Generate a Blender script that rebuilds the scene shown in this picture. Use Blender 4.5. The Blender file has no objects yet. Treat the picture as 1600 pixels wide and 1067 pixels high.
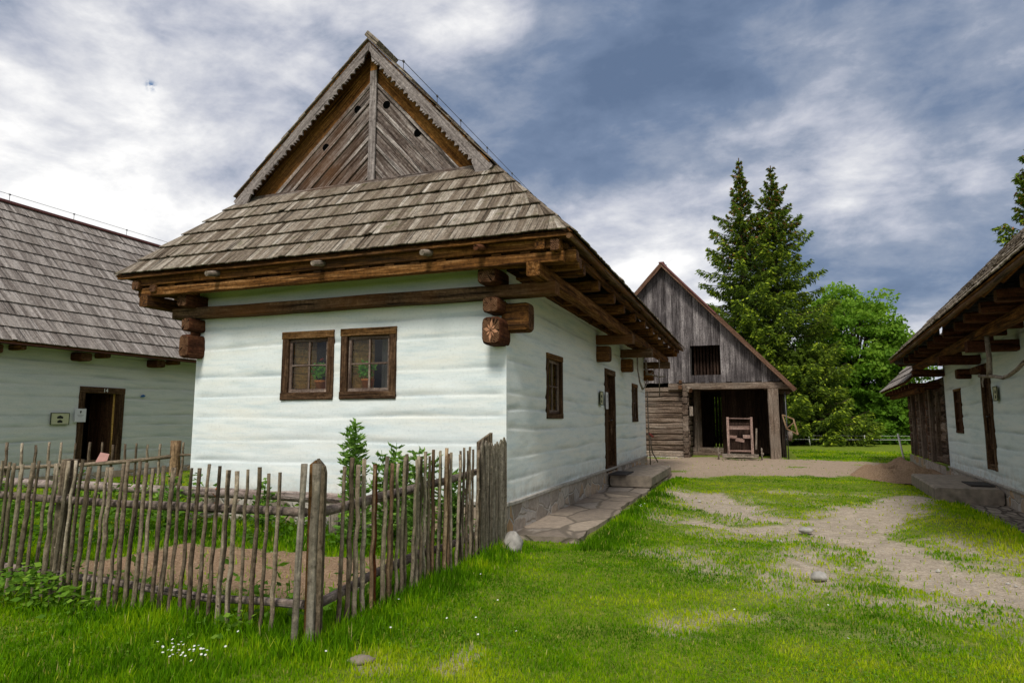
import bpy, math, random
import numpy as np
from mathutils import Vector, Matrix, noise as mn
R = math.radians
rng = random.Random(11)
nr = np.random.RandomState(5)
scene = bpy.context.scene
COL = scene.collection
V = Vector

# ------------------------------------------------------------------ mesh helper
class MB:
    """collects boards, beams and logs into one mesh; point attributes: gc (grain coordinates), rnd (one value per piece)"""
    def __init__(s):
        s.v = []; s.f = []; s.g = []; s.r = []; s.m = []; s.s = []
    def add(s, vs, fs, gs, r=None, mi=0, smooth=False):
        b = len(s.v)
        if r is None: r = rng.random()
        s.v.extend([tuple(p) for p in vs])
        s.g.extend(gs)
        if isinstance(r, (list, tuple)): s.r.extend(r)
        else: s.r.extend([r] * len(vs))
        for f in fs:
            s.f.append(tuple(b + i for i in f)); s.m.append(mi); s.s.append(smooth)
    def build(s, name, mats, parent=None):
        me = bpy.data.meshes.new(name)
        me.from_pydata(s.v, [], s.f)
        if not isinstance(mats, (list, tuple)): mats = [mats]
        mats = list(mats)
        if s.m and max(s.m) == 9:
            s.m = [len(mats) if q == 9 else q for q in s.m]; mats.append(M['endgrain'])
        for m in mats: me.materials.append(m)
        me.polygons.foreach_set('material_index', s.m)
        me.polygons.foreach_set('use_smooth', s.s)
        a = me.attributes.new('gc', 'FLOAT_VECTOR', 'POINT')
        a.data.foreach_set('vector', np.array(s.g, dtype=np.float32).ravel())
        a = me.attributes.new('rnd', 'FLOAT', 'POINT')
        a.data.foreach_set('value', np.array(s.r, dtype=np.float32))
        me.update()
        o = bpy.data.objects.new(name, me); COL.objects.link(o)
        if parent is not None: o.parent = parent
        return o

def goff():
    return (rng.uniform(0, 50), rng.uniform(0, 50), rng.uniform(0, 50))

def frame(d, up):
    d = V(d).normalized(); up = V(up)
    s = d.cross(up)
    if s.length < 1e-4: s = d.cross(V((1, 0, 0)))
    s.normalize(); u = s.cross(d).normalized()
    return d, s, u

def beam(mb, p0, p1, w, h, up=(0, 0, 1), ch=None, seg=None, jit=0.0, r=None, mi=0):
    """squared timber from p0 to p1, w across, h along up, chamfered edges"""
    p0 = V(p0); p1 = V(p1); L = (p1 - p0).length
    if L < 1e-5: return
    d, s, u = frame(p1 - p0, up)
    if ch is None: ch = min(w, h) * 0.09
    if seg is None: seg = max(1, int(L / 0.6)) if jit > 0 else 1
    a = w / 2; b = h / 2
    prof = [(-a + ch, -b), (a - ch, -b), (a, -b + ch), (a, b - ch), (a - ch, b), (-a + ch, b), (-a, b - ch), (-a, -b + ch)]
    off = goff(); vs = []; gs = []
    for i in range(seg + 1):
        t = i / seg
        jx = rng.uniform(-jit, jit); jy = rng.uniform(-jit, jit); sc = 1 + rng.uniform(-jit, jit) * 3
        c = p0 + (p1 - p0) * t
        for (x, y) in prof:
            vs.append(c + s * (x * sc + jx) + u * (y * sc + jy)); gs.append((off[0] + t * L, off[1] + x, off[2] + y))
    fs = []
    for i in range(seg):
        for k in range(8):
            k2 = (k + 1) % 8
            fs.append((i * 8 + k, i * 8 + k2, i * 8 + 8 + k2, i * 8 + 8 + k))
    fs.append(tuple(range(7, -1, -1))); fs.append(tuple(seg * 8 + k for k in range(8)))
    mb.add(vs, fs, gs, r, mi)

def board(mb, p0, p1, w, t, nrm, r=None, mi=0):
    beam(mb, p0, p1, w, t, up=nrm, ch=min(w, t) * 0.12, r=r, mi=mi)

def log(mb, pts, rads, n=8, r=None, mi=0, wob=0.0, smooth=True):
    pts = [V(p) for p in pts]; off = goff(); vs = []; gs = []; L = 0
    if not isinstance(rads, (list, tuple)): rads = [rads] * len(pts)
    for i, p in enumerate(pts):
        q0 = pts[max(i - 1, 0)]; q1 = pts[min(i + 1, len(pts) - 1)]
        d, s, u = frame(q1 - q0, (0.13, 0.21, 1) if abs((q1 - q0).normalized().z) < 0.9 else (1, 0.1, 0))
        if i: L += (p - pts[i - 1]).length
        for k in range(n):
            a = 2 * math.pi * k / n; rr = rads[i] * (1 + rng.uniform(-wob, wob))
            vs.append(p + s * (math.cos(a) * rr) + u * (math.sin(a) * rr)); gs.append((off[0] + L, off[1] + math.cos(a) * rr, off[2] + math.sin(a) * rr))
    fs = []
    for i in range(len(pts) - 1):
        for k in range(n):
            k2 = (k + 1) % n; fs.append((i * n + k, i * n + k2, (i + 1) * n + k2, (i + 1) * n + k))
    b = len(mb.v)
    mb.add(vs, fs, gs, r, mi, smooth)
    e = (len(pts) - 1) * n
    mb.f.append(tuple(b + k for k in range(n - 1, -1, -1))); mb.m.append(mi); mb.s.append(False)
    mb.f.append(tuple(b + e + k for k in range(n))); mb.m.append(mi); mb.s.append(False)

def wobbly(p0, p1, n, amp, r0, r1):
    p0 = V(p0); p1 = V(p1); pts = []; rs = []
    for i in range(n + 1):
        t = i / n; a = amp * math.sin(math.pi * t)
        j = 0 if i in (0, n) else 1
        pts.append(p0.lerp(p1, t) + V((rng.uniform(-amp, amp), rng.uniform(-amp, amp), rng.uniform(-amp, amp) * .3)) * j)
        rs.append((r0 + (r1 - r0) * t) * rng.uniform(.93, 1.08))
    return pts, rs

def poly(mb, pts, org, ax, ay, t, grain=(1, 0), r=None, mi=0):
    """polygon pts (2D in ax, ay) pushed t along ax x ay, centred on the plane front"""
    org = V(org); ax = V(ax).normalized(); ay = V(ay).normalized(); n = ax.cross(ay)
    off = goff(); g = V((grain[0], grain[1])).normalized(); k = len(pts)
    vs = []; gs = []
    for z in (0, t):
        for (x, y) in pts:
            vs.append(org + ax * x + ay * y + n * z)
            gs.append((off[0] + x * g.x + y * g.y, off[1] - x * g.y + y * g.x, off[2] + z))
    fs = [tuple(range(k - 1, -1, -1)), tuple(range(k, 2 * k))]
    for i in range(k):
        j = (i + 1) % k; fs.append((i, j, k + j, k + i))
    mb.add(vs, fs, gs, r, mi)

def clip(pts, a, b, c):
    """keep the part of a polygon with a*x + b*y <= c"""
    out = []
    for i in range(len(pts)):
        p = pts[i]; q = pts[(i + 1) % len(pts)]
        dp = a * p[0] + b * p[1] - c; dq = a * q[0] + b * q[1] - c
        if dp <= 0: out.append(p)
        if dp * dq < 0:
            t = dp / (dp - dq); out.append((p[0] + (q[0] - p[0]) * t, p[1] + (q[1] - p[1]) * t))
    return out

def box(mb, lo, hi, r=None, mi=0, ch=0.004):
    lo = V(lo); hi = V(hi); c = (lo + hi) / 2; s = hi - lo
    ax = max(range(3), key=lambda i: s[i])
    if ax == 0: beam(mb, (lo.x, c.y, c.z), (hi.x, c.y, c.z), s.y, s.z, ch=ch, r=r, mi=mi)
    elif ax == 1: beam(mb, (c.x, lo.y, c.z), (c.x, hi.y, c.z), s.x, s.z, ch=ch, r=r, mi=mi)
    else: beam(mb, (c.x, c.y, lo.z), (c.x, c.y, hi.z), s.x, s.y, up=(0, 1, 0), ch=ch, r=r, mi=mi)

def shingles(mb, BL, BR, TL, TR, rows, w, t=0.014, over=0.35, lift=0.03, jit=0.012):
    """overlapping rows of split boards on the planar quad BL BR TL TR"""
    BL, BR, TL, TR = V(BL), V(BR), V(TL), V(TR)
    E = (BR - BL).normalized(); N = E.cross(TL - BL).normalized(); U = N.cross(E)
    H = (TL - BL).dot(U); eTL = (TL - BL).dot(E); eTR = (TR - BL).dot(E); W = (BR - BL).length
    def lim(u):
        k = u / H; return eTL * k, W + (eTR - W) * k
    for k in range(rows):
        u0 = H * k / rows; u1 = min(H, H * (k + 1) / rows + over * H / rows)
        l0, r0 = lim(u0); l1, r1 = lim(u1); lo = min(l0, l1); hi = max(r0, r1); e = lo
        sag = rng.uniform(-.004, .004)
        while e < hi - 1e-4:
            ww = w * rng.uniform(.55, 1.45); f = min(e + ww, hi); g = .0015
            a0 = min(max(e + g, l0), r0); b0 = min(max(f - g, l0), r0)
            a1 = min(max(e + g, l1), r1); b1 = min(max(f - g, l1), r1)
            if b0 - a0 > .002 or b1 - a1 > .002:
                bad = rng.random() < .035; dj = rng.uniform(-jit, jit) * (4 if bad else 1) + sag; q = rng.uniform(0, .008) + (rng.uniform(.004, .02) if bad else 0); tw = rng.uniform(-.004, .004)
                z0 = lift + q; z1 = .004
                P = lambda x, u, z: BL + E * x + U * u + N * z
                ub = u0 - (.012 if k == 0 else 0) + dj
                vs = [P(a0, ub, z0 - t + tw), P(b0, ub, z0 - t - tw), P(b1, u1, z1), P(a1, u1, z1),
                      P(a0, ub, z0 + tw), P(b0, ub, z0 - tw), P(b1, u1, z1 + t), P(a1, u1, z1 + t)]
                o = goff(); hgt = u1 - u0
                gs = [(o[0], o[1], o[2]), (o[0], o[1] + ww, o[2]), (o[0] + hgt, o[1] + ww, o[2]), (o[0] + hgt, o[1], o[2])] * 2
                mb.add(vs, [(3, 2, 1, 0), (4, 5, 6, 7), (0, 1, 5, 4), (1, 2, 6, 5), (2, 3, 7, 6), (3, 0, 4, 7)], gs)
            e = f
    return E, U, N

def planks_quad(mb, BL, BR, TL, TR, t, w, down=True):
    """sheathing boards running along the eave on the underside of a roof plane"""
    BL, BR, TL, TR = V(BL), V(BR), V(TL), V(TR)
    H = (TL - BL).length; n = max(1, int(H / w)); Nn = (BR - BL).cross(TL - BL).normalized()
    for i in range(n):
        a = i / n; b = (i + .93) / n
        q = [BL.lerp(TL, a), BR.lerp(TR, a), BR.lerp(TR, b), BL.lerp(TL, b)]
        o = goff(); L = (BR - BL).length
        vs = [p - Nn * t for p in q] + q
        gs = [(o[0], o[1], 0), (o[0] + L, o[1], 0), (o[0] + L, o[1] + w, 0), (o[0], o[1] + w, 0)] * 2
        mb.add(vs, [(3, 2, 1, 0), (4, 5, 6, 7), (0, 1, 5, 4), (1, 2, 6, 5), (2, 3, 7, 6), (3, 0, 4, 7)], gs)

def tag(o, label, cat, group=None, kind=None):
    if label: o['label'] = label
    if cat: o['category'] = cat
    if group: o['group'] = group
    if kind: o['kind'] = kind
    return o

def thing(name, label, cat, loc=(0, 0, 0), rotz=0, group=None):
    o = bpy.data.objects.new(name, None); COL.objects.link(o)
    o.location = loc; o.rotation_euler = (0, 0, rotz); o.empty_display_size = .2
    return tag(o, label, cat, group)

def part_empty(name, parent):
    o = bpy.data.objects.new(name, None); COL.objects.link(o); o.parent = parent; return o

# ------------------------------------------------------------------ materials
def newmat(name):
    m = bpy.data.materials.new(name); m.use_nodes = True
    nt = m.node_tree; nt.nodes.clear()
    out = nt.nodes.new('ShaderNodeOutputMaterial')
    return m, nt, out
def N(nt, t, **kw):
    n = nt.nodes.new(t)
    for k, v in kw.items():
        if k.startswith('i_'):
            n.inputs[k[2:].replace('_', ' ')].default_value = v
        else: setattr(n, k, v)
    return n
def ramp(nt, stops):
    n = nt.nodes.new('ShaderNodeValToRGB'); e = n.color_ramp.elements
    while len(e) < len(stops): e.new(0.5)
    for i, (p, c) in enumerate(stops):
        e[i].position = p; e[i].color = (c[0], c[1], c[2], 1)
    return n
def mathn(nt, op, a, b=None, c=None, clamp=False):
    n = nt.nodes.new('ShaderNodeMath'); n.operation = op; n.use_clamp = clamp
    for i, x in enumerate((a, b, c)):
        if x is None: continue
        if isinstance(x, (int, float)): n.inputs[i].default_value = x
        else: nt.links.new(x, n.inputs[i])
    return n.outputs[0]
def mixc(nt, fac, a, b, mode='MIX'):
    n = nt.nodes.new('ShaderNodeMix'); n.data_type = 'RGBA'; n.blend_type = mode
    for i, x in zip((0, 6, 7), (fac, a, b)):
        if isinstance(x, (int, float)): n.inputs[i].default_value = x
        elif isinstance(x, tuple): n.inputs[i].default_value = (x[0], x[1], x[2], 1)
        else: nt.links.new(x, n.inputs[i])
    return n.outputs[2]

def wood(name, stops, stain=None, moss=0.0, gscale=(2.2, 38, 38), bump=.5, rough=.85, rw=.45, spot=22.0):
    """stain: (colour, amount); grain from the piece's own grain coordinates"""
    m, nt, out = newmat(name); L = nt.links.new
    at = N(nt, 'ShaderNodeAttribute', attribute_name='gc'); rn = N(nt, 'ShaderNodeAttribute', attribute_name='rnd')
    mp = N(nt, 'ShaderNodeMapping'); mp.inputs['Scale'].default_value = gscale; L(at.outputs['Vector'], mp.inputs['Vector'])
    n1 = N(nt, 'ShaderNodeTexNoise', i_Scale=1.0, i_Detail=5.0, i_Roughness=.65); L(mp.outputs[0], n1.inputs['Vector'])
    mp2 = N(nt, 'ShaderNodeMapping'); mp2.inputs['Scale'].default_value = (1.2, 7, 7); L(at.outputs['Vector'], mp2.inputs['Vector'])
    n2 = N(nt, 'ShaderNodeTexNoise', i_Scale=1.0, i_Detail=3.0); L(mp2.outputs[0], n2.inputs['Vector'])
    f = mathn(nt, 'MULTIPLY_ADD', n1.outputs['Fac'], 2.6, -.8)
    f = mathn(nt, 'MULTIPLY', f, 1 - rw)
    f = mathn(nt, 'MULTIPLY_ADD', rn.outputs['Fac'], rw, f)
    f = mathn(nt, 'MULTIPLY_ADD', n2.outputs['Fac'], .7, f)
    f = mathn(nt, 'SUBTRACT', f, .35, clamp=True)
    cr = ramp(nt, stops); L(f, cr.inputs[0]); c = cr.outputs[0]
    # cracks
    mp3 = N(nt, 'ShaderNodeMapping'); mp3.inputs['Scale'].default_value = (.9, 22, 22); L(at.outputs['Vector'], mp3.inputs['Vector'])
    n3 = N(nt, 'ShaderNodeTexNoise', i_Scale=1.0, i_Detail=2.0); L(mp3.outputs[0], n3.inputs['Vector'])
    ck = N(nt, 'ShaderNodeMapRange'); ck.inputs[1].default_value = .34; ck.inputs[2].default_value = .40; L(n3.outputs['Fac'], ck.inputs[0])
    dk = mathn(nt, 'MULTIPLY_ADD', ck.outputs[0], .62, .38)
    c = mixc(nt, 1.0, c, dk, 'MULTIPLY')
    tcs = N(nt, 'ShaderNodeTexCoord')
    ns = N(nt, 'ShaderNodeTexNoise', i_Scale=spot, i_Detail=6.0, i_Roughness=.75); L(at.outputs['Vector'], ns.inputs['Vector'])
    sr_ = ramp(nt, [(.32, (.38, .36, .34)), (.47, (.92, .92, .92)), (.56, (1.05, 1.05, 1.05)), (.68, (1.75, 1.72, 1.65))]); L(ns.outputs['Fac'], sr_.inputs[0])
    c = mixc(nt, 1.0, c, sr_.outputs[0], 'MULTIPLY')
    if stain:
        tc = N(nt, 'ShaderNodeTexCoord')
        n4 = N(nt, 'ShaderNodeTexNoise', i_Scale=.9, i_Detail=4.0); L(tc.outputs['Object'], n4.inputs['Vector'])
        sf = N(nt, 'ShaderNodeMapRange'); sf.inputs[1].default_value = .45; sf.inputs[2].default_value = .7; sf.inputs[4].default_value = stain[1]
        L(n4.outputs['Fac'], sf.inputs[0]); c = mixc(nt, sf.outputs[0], c, stain[0])
    if moss:
        tc = N(nt, 'ShaderNodeTexCoord')
        n4 = N(nt, 'ShaderNodeTexNoise', i_Scale=5.0, i_Detail=6.0, i_Roughness=.7); L(tc.outputs['Object'], n4.inputs['Vector'])
        sf = N(nt, 'ShaderNodeMapRange'); sf.inputs[1].default_value = .56; sf.inputs[2].default_value = .7; sf.inputs[4].default_value = moss
        L(n4.outputs['Fac'], sf.inputs[0]); c = mixc(nt, sf.outputs[0], c, (.07, .075, .02))
    bs = N(nt, 'ShaderNodeBsdfPrincipled', i_Roughness=rough); bs.inputs['Specular IOR Level'].default_value = .08
    L(c, bs.inputs['Base Color'])
    hh = mathn(nt, 'MULTIPLY_ADD', ck.outputs[0], .6, n1.outputs['Fac']); hh = mathn(nt, 'MULTIPLY_ADD', ns.outputs['Fac'], .9, hh)
    bp = N(nt, 'ShaderNodeBump', i_Strength=min(1, bump * 1.3), i_Distance=.012); L(hh, bp.inputs['Height']); L(bp.outputs[0], bs.inputs['Normal'])
    L(bs.outputs[0], out.inputs[0])
    return m

def simple(name, col, rough=.8, var=.15, scale=20, bump=.2, metal=0, spec=.3):
    m, nt, out = newmat(name); L = nt.links.new
    tc = N(nt, 'ShaderNodeTexCoord'); n = N(nt, 'ShaderNodeTexNoise', i_Scale=float(scale), i_Detail=5.0); L(tc.outputs['Object'], n.inputs['Vector'])
    a = tuple(x * (1 - var) for x in col); b = tuple(min(1, x * (1 + var)) for x in col)
    cr = ramp(nt, [(.3, a), (.7, b)]); L(n.outputs['Fac'], cr.inputs[0])
    bs = N(nt, 'ShaderNodeBsdfPrincipled', i_Roughness=rough, i_Metallic=metal); bs.inputs['Specular IOR Level'].default_value = spec
    L(cr.outputs[0], bs.inputs['Base Color'])
    if bump:
        bp = N(nt, 'ShaderNodeBump', i_Strength=bump, i_Distance=.01); L(n.outputs['Fac'], bp.inputs['Height']); L(bp.outputs[0], bs.inputs['Normal'])
    L(bs.outputs[0], out.inputs[0]); return m

def leafmat(name, stops, transl=.35, rough=.6):
    m, nt, out = newmat(name); L = nt.links.new
    rn = N(nt, 'ShaderNodeAttribute', attribute_name='rnd'); cr = ramp(nt, stops); L(rn.outputs['Fac'], cr.inputs[0])
    bs = N(nt, 'ShaderNodeBsdfPrincipled', i_Roughness=rough); bs.inputs['Specular IOR Level'].default_value = .05
    tr = N(nt, 'ShaderNodeBsdfTranslucent'); L(cr.outputs[0], bs.inputs['Base Color'])
    br = mixc(nt, 1.0, cr.outputs[0], (1.3, 1.35, .7), 'MULTIPLY'); L(br, tr.inputs['Color'])
    mx = N(nt, 'ShaderNodeMixShader'); mx.inputs[0].default_value = transl
    L(bs.outputs[0], mx.inputs[1]); L(tr.outputs[0], mx.inputs[2]); L(mx.outputs[0], out.inputs[0]); return m

def plaster_mat(name, base, tint, warm):
    m, nt, out = newmat(name); L = nt.links.new
    tc = N(nt, 'ShaderNodeTexCoord'); rn = N(nt, 'ShaderNodeAttribute', attribute_name='rnd'); gc = N(nt, 'ShaderNodeAttribute', attribute_name='gc')
    mp = N(nt, 'ShaderNodeMapping'); mp.inputs['Scale'].default_value = (.55, 4.5, 1); L(gc.outputs['Vector'], mp.inputs['Vector'])
    n1 = N(nt, 'ShaderNodeTexNoise', i_Scale=1.0, i_Detail=4.0, i_Roughness=.6); L(mp.outputs[0], n1.inputs['Vector'])
    f1 = N(nt, 'ShaderNodeMapRange'); f1.inputs[1].default_value = .42; f1.inputs[2].default_value = .68; L(n1.outputs['Fac'], f1.inputs[0])
    c = mixc(nt, f1.outputs[0], base, warm)
    mp2 = N(nt, 'ShaderNodeMapping'); mp2.inputs['Scale'].default_value = (1.1, 9, 1); mp2.inputs['Location'].default_value = (7, 3, 0); L(gc.outputs['Vector'], mp2.inputs['Vector'])
    n2 = N(nt, 'ShaderNodeTexNoise', i_Scale=1.0, i_Detail=5.0, i_Roughness=.65); L(mp2.outputs[0], n2.inputs['Vector'])
    f2 = N(nt, 'ShaderNodeMapRange'); f2.inputs[1].default_value = .48; f2.inputs[2].default_value = .68; f2.inputs[4].default_value = .75; L(n2.outputs['Fac'], f2.inputs[0])
    c = mixc(nt, f2.outputs[0], c, tint)
    # blue lime wash gathered in the joints between the logs
    j = mathn(nt, 'MULTIPLY', rn.outputs['Fac'], mathn(nt, 'MULTIPLY_ADD', n2.outputs['Fac'], 1.4, -.25, clamp=True), clamp=True)
    c = mixc(nt, j, c, tuple(x * .5 for x in tint))
    sz_ = N(nt, 'ShaderNodeSeparateXYZ'); L(gc.outputs['Vector'], sz_.inputs[0])
    nm_ = N(nt, 'ShaderNodeTexNoise', i_Scale=6.0, i_Detail=6.0, i_Roughness=.7); L(tc.outputs['Object'], nm_.inputs['Vector'])
    mz = N(nt, 'ShaderNodeMapRange'); mz.inputs[1].default_value = .75; mz.inputs[2].default_value = .38; mz.inputs[4].default_value = .8; L(sz_.outputs[1], mz.inputs[0])
    ms = N(nt, 'ShaderNodeMapRange'); ms.inputs[1].default_value = .42; ms.inputs[2].default_value = .72; L(nm_.outputs['Fac'], ms.inputs[0])
    c = mixc(nt, mathn(nt, 'MULTIPLY', mz.outputs[0], ms.outputs[0]), c, (.42, .38, .31))
    n3 = N(nt, 'ShaderNodeTexNoise', i_Scale=28.0, i_Detail=6.0, i_Roughness=.7); L(tc.outputs['Object'], n3.inputs['Vector'])
    cr = ramp(nt, [(.28, (.80, .81, .81)), (.45, (.97, .97, .97)), (.7, (1, 1, 1))]); L(n3.outputs['Fac'], cr.inputs[0])
    c = mixc(nt, 1.0, c, cr.outputs[0], 'MULTIPLY')
    bs = N(nt, 'ShaderNodeBsdfPrincipled', i_Roughness=.9); bs.inputs['Specular IOR Level'].default_value = .15; L(c, bs.inputs['Base Color'])
    n4 = N(nt, 'ShaderNodeTexNoise', i_Scale=7.0, i_Detail=8.0, i_Roughness=.6); L(tc.outputs['Object'], n4.inputs['Vector'])
    bp = N(nt, 'ShaderNodeBump', i_Strength=.35, i_Distance=.012); L(n4.outputs['Fac'], bp.inputs['Height']); L(bp.outputs[0], bs.inputs['Normal'])
    L(bs.outputs[0], out.inputs[0]); return m

def stone_mat(name, cols, mortar, scale=(3.2, 3.2, 5), edge=.06, bump=.8, flat=False):
    m, nt, out = newmat(name); L = nt.links.new
    tc = N(nt, 'ShaderNodeTexCoord'); mp = N(nt, 'ShaderNodeMapping'); mp.inputs['Scale'].default_value = scale; L(tc.outputs['Object'], mp.inputs['Vector'])
    nn = N(nt, 'ShaderNodeTexNoise', i_Scale=1.5, i_Detail=3.0); L(mp.outputs[0], nn.inputs['Vector'])
    wv = N(nt, 'ShaderNodeMix', data_type='VECTOR'); wv.inputs[0].default_value = .22; L(mp.outputs[0], wv.inputs[4]); L(nn.outputs['Color'], wv.inputs[5])
    vo = N(nt, 'ShaderNodeTexVoronoi', feature='DISTANCE_TO_EDGE', i_Scale=1.0); L(wv.outputs[1], vo.inputs['Vector'])
    vc = N(nt, 'ShaderNodeTexVoronoi', feature='F1', i_Scale=1.0); L(wv.outputs[1], vc.inputs['Vector'])
    sp = N(nt, 'ShaderNodeSeparateColor'); L(vc.outputs['Color'], sp.inputs[0])
    cr = ramp(nt, cols); L(sp.outputs[0], cr.inputs[0])
    n2 = N(nt, 'ShaderNodeTexNoise', i_Scale=14.0, i_Detail=8.0, i_Roughness=.7); L(tc.outputs['Object'], n2.inputs['Vector'])
    c2 = ramp(nt, [(.25, (.6, .6, .6)), (.75, (1.25, 1.22, 1.18))]); L(n2.outputs['Fac'], c2.inputs[0])
    c = mixc(nt, 1.0, cr.outputs[0], c2.outputs[0], 'MULTIPLY')
    ed = N(nt, 'ShaderNodeMapRange'); ed.inputs[1].default_value = edge * .3; ed.inputs[2].default_value = edge; L(vo.outputs['Distance'], ed.inputs[0])
    c = mixc(nt, ed.outputs[0], mortar, c)
    bs = N(nt, 'ShaderNodeBsdfPrincipled', i_Roughness=.9); bs.inputs['Specular IOR Level'].default_value = .2; L(c, bs.inputs['Base Color'])
    h = mathn(nt, 'MULTIPLY_ADD', n2.outputs['Fac'], .5, ed.outputs[0])
    bp = N(nt, 'ShaderNodeBump', i_Strength=bump, i_Distance=.02); L(h, bp.inputs['Height']); L(bp.outputs[0], bs.inputs['Normal'])
    L(bs.outputs[0], out.inputs[0]); return m

def glass_mat(name):
    m, nt, out = newmat(name); L = nt.links.new
    fr = N(nt, 'ShaderNodeFresnel', i_IOR=1.5); tr = N(nt, 'ShaderNodeBsdfTransparent'); tr.inputs[0].default_value = (.86, .88, .86, 1)
    tc = N(nt, 'ShaderNodeTexCoord'); n = N(nt, 'ShaderNodeTexNoise', i_Scale=3.0); L(tc.outputs['Object'], n.inputs['Vector'])
    bp = N(nt, 'ShaderNodeBump', i_Strength=.05, i_Distance=.02); L(n.outputs['Fac'], bp.inputs['Height'])
    gl = N(nt, 'ShaderNodeBsdfGlossy', i_Roughness=.03); L(bp.outputs[0], gl.inputs['Normal'])
    mx = N(nt, 'ShaderNodeMixShader'); f = mathn(nt, 'MULTIPLY', fr.outputs[0], .8, clamp=True)
    L(f, mx.inputs[0]); L(tr.outputs[0], mx.inputs[1]); L(gl.outputs[0], mx.inputs[2]); L(mx.outputs[0], out.inputs[0]); return m

M = {}
M['shingle'] = wood('weathered shingles', [(0, (.045, .032, .022)), (.25, (.13, .10, .073)), (.55, (.215, .177, .138)), (.82, (.33, .29, .24)), (1, (.52, .48, .43))], moss=.5, bump=.6, rw=.55, gscale=(2, 60, 60))
M['shingle_red'] = wood('brown pink shingles', [(0, (.11, .09, .078)), (.35, (.21, .182, .162)), (.7, (.335, .30, .272)), (1, (.47, .43, .40))], bump=.5, rw=.5, gscale=(2, 60, 60))
M['beam'] = wood('dark oiled beam', [(0, (.01, .004, .001)), (.3, (.045, .018, .005)), (.6, (.14, .058, .014)), (.85, (.27, .125, .035)), (1, (.36, .22, .10))], stain=((.09, .07, .055), .2), rw=.35)
M['beam_red'] = wood('red brown log end', [(0, (.02, .007, .004)), (.5, (.075, .028, .014)), (1, (.17, .075, .035))], rw=.35)
M['beam_orange'] = wood('orange oiled beam', [(0, (.012, .005, .002)), (.3, (.055, .022, .006)), (.65, (.155, .067, .018)), (1, (.30, .16, .065))], rw=.25)
M['beam_grey'] = wood('weathered beam', [(0, (.014, .008, .004)), (.35, (.06, .035, .019)), (.7, (.145, .09, .05)), (1, (.28, .2, .13))], stain=((.15, .058, .014), .8))
M['gable'] = wood('weathered gable boards', [(0, (.022, .014, .01)), (.3, (.075, .055, .046)), (.55, (.18, .145, .13)), (.8, (.36, .32, .30)), (1, (.58, .53, .5))], stain=((.12, .05, .016), .55), bump=.7, rw=.35)
M['gable_orange'] = wood('orange sheltered boards', [(0, (.06, .022, .006)), (.4, (.19, .08, .02)), (.7, (.32, .15, .04)), (1, (.34, .2, .09))], rw=.3, stain=((.1, .06, .035), .5))
M['barge'] = wood('silver bargeboard', [(0, (.1, .08, .075)), (.5, (.22, .19, .18)), (1, (.36, .32, .31))], rw=.2, bump=.4)
M['barn_board'] = wood('barn planks', [(0, (.02, .016, .016)), (.3, (.085, .075, .075)), (.6, (.19, .17, .17)), (.85, (.3, .275, .27)), (1, (.45, .41, .39))], stain=((.035, .03, .032), .8), bump=.7, rw=.4)
M['barn_edge'] = wood('barn edge planks', [(0, (.04, .02, .014)), (.5, (.12, .065, .042)), (1, (.22, .14, .1))], rw=.3)
M['barn_log'] = wood('barn logs', [(0, (.022, .014, .01)), (.3, (.085, .058, .042)), (.6, (.19, .14, .105)), (1, (.36, .3, .25))], stain=((.2, .17, .14), .5), bump=.8, rw=.45)
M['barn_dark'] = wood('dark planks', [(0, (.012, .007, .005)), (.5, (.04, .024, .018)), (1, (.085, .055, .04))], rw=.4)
M['frame'] = wood('window frame wood', [(0, (.018, .009, .005)), (.4, (.055, .03, .016)), (.7, (.115, .068, .038)), (1, (.24, .17, .115))], rw=.25, bump=.6)
M['frame_top'] = wood('window head wood', [(0, (.03, .014, .006)), (.5, (.12, .06, .02)), (1, (.26, .15, .07))], rw=.2)
M['sash'] = wood('greyed sash wood', [(0, (.05, .032, .024)), (.5, (.14, .1, .08)), (1, (.32, .26, .22))], rw=.2)
M['door'] = wood('brown door wood', [(0, (.022, .009, .005)), (.5, (.065, .03, .015)), (1, (.13, .068, .035))], rw=.4)
M['reveal'] = wood('ochre reveal wood', [(0, (.35, .2, .05)), (.5, (.7, .42, .12)), (1, (.85, .6, .25))], rw=.2)
M['picket'] = wood('fence sticks', [(0, (.035, .024, .016)), (.3, (.125, .093, .063)), (.6, (.24, .19, .135)), (.85, (.36, .30, .22)), (1, (.52, .45, .35))], stain=((.075, .085, .035), .4), gscale=(9, 45, 45), bump=1.0, rw=.5)
M['picket_tan'] = wood('peeled fence sticks', [(0, (.04, .024, .014)), (.35, (.15, .095, .055)), (.7, (.34, .23, .13)), (1, (.55, .42, .27))], stain=((.08, .05, .03), .6), gscale=(4, 30, 30), bump=.9, rw=.45)
M['picket_red'] = wood('red brown stick', [(0, (.05, .014, .006)), (1, (.17, .055, .02))], rw=.2)
M['post'] = wood('grey post', [(0, (.06, .048, .036)), (.4, (.15, .125, .095)), (.8, (.25, .22, .175)), (1, (.36, .32, .27))], stain=((.1, .11, .05), .5), gscale=(2.5, 30, 30), bump=.9, rw=.3)
M['rail'] = wood('rail', [(0, (.075, .055, .045)), (.5, (.19, .15, .125)), (1, (.34, .28, .25))], gscale=(4, 25, 25), bump=.9, rw=.3)
M['logpale'] = wood('pale log', [(0, (.14, .1, .085)), (.5, (.28, .225, .2)), (1, (.42, .36, .33))], gscale=(3, 22, 22), bump=.7, rw=.2)
M['pink_paint'] = wood('faded pink paint', [(0, (.12, .065, .05)), (.5, (.29, .19, .16)), (1, (.43, .33, .28))], rw=.2)
M['plaster'] = plaster_mat('mint lime wash', (.745, .80, .80), (.56, .66, .695), (.785, .80, .75))
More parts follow.
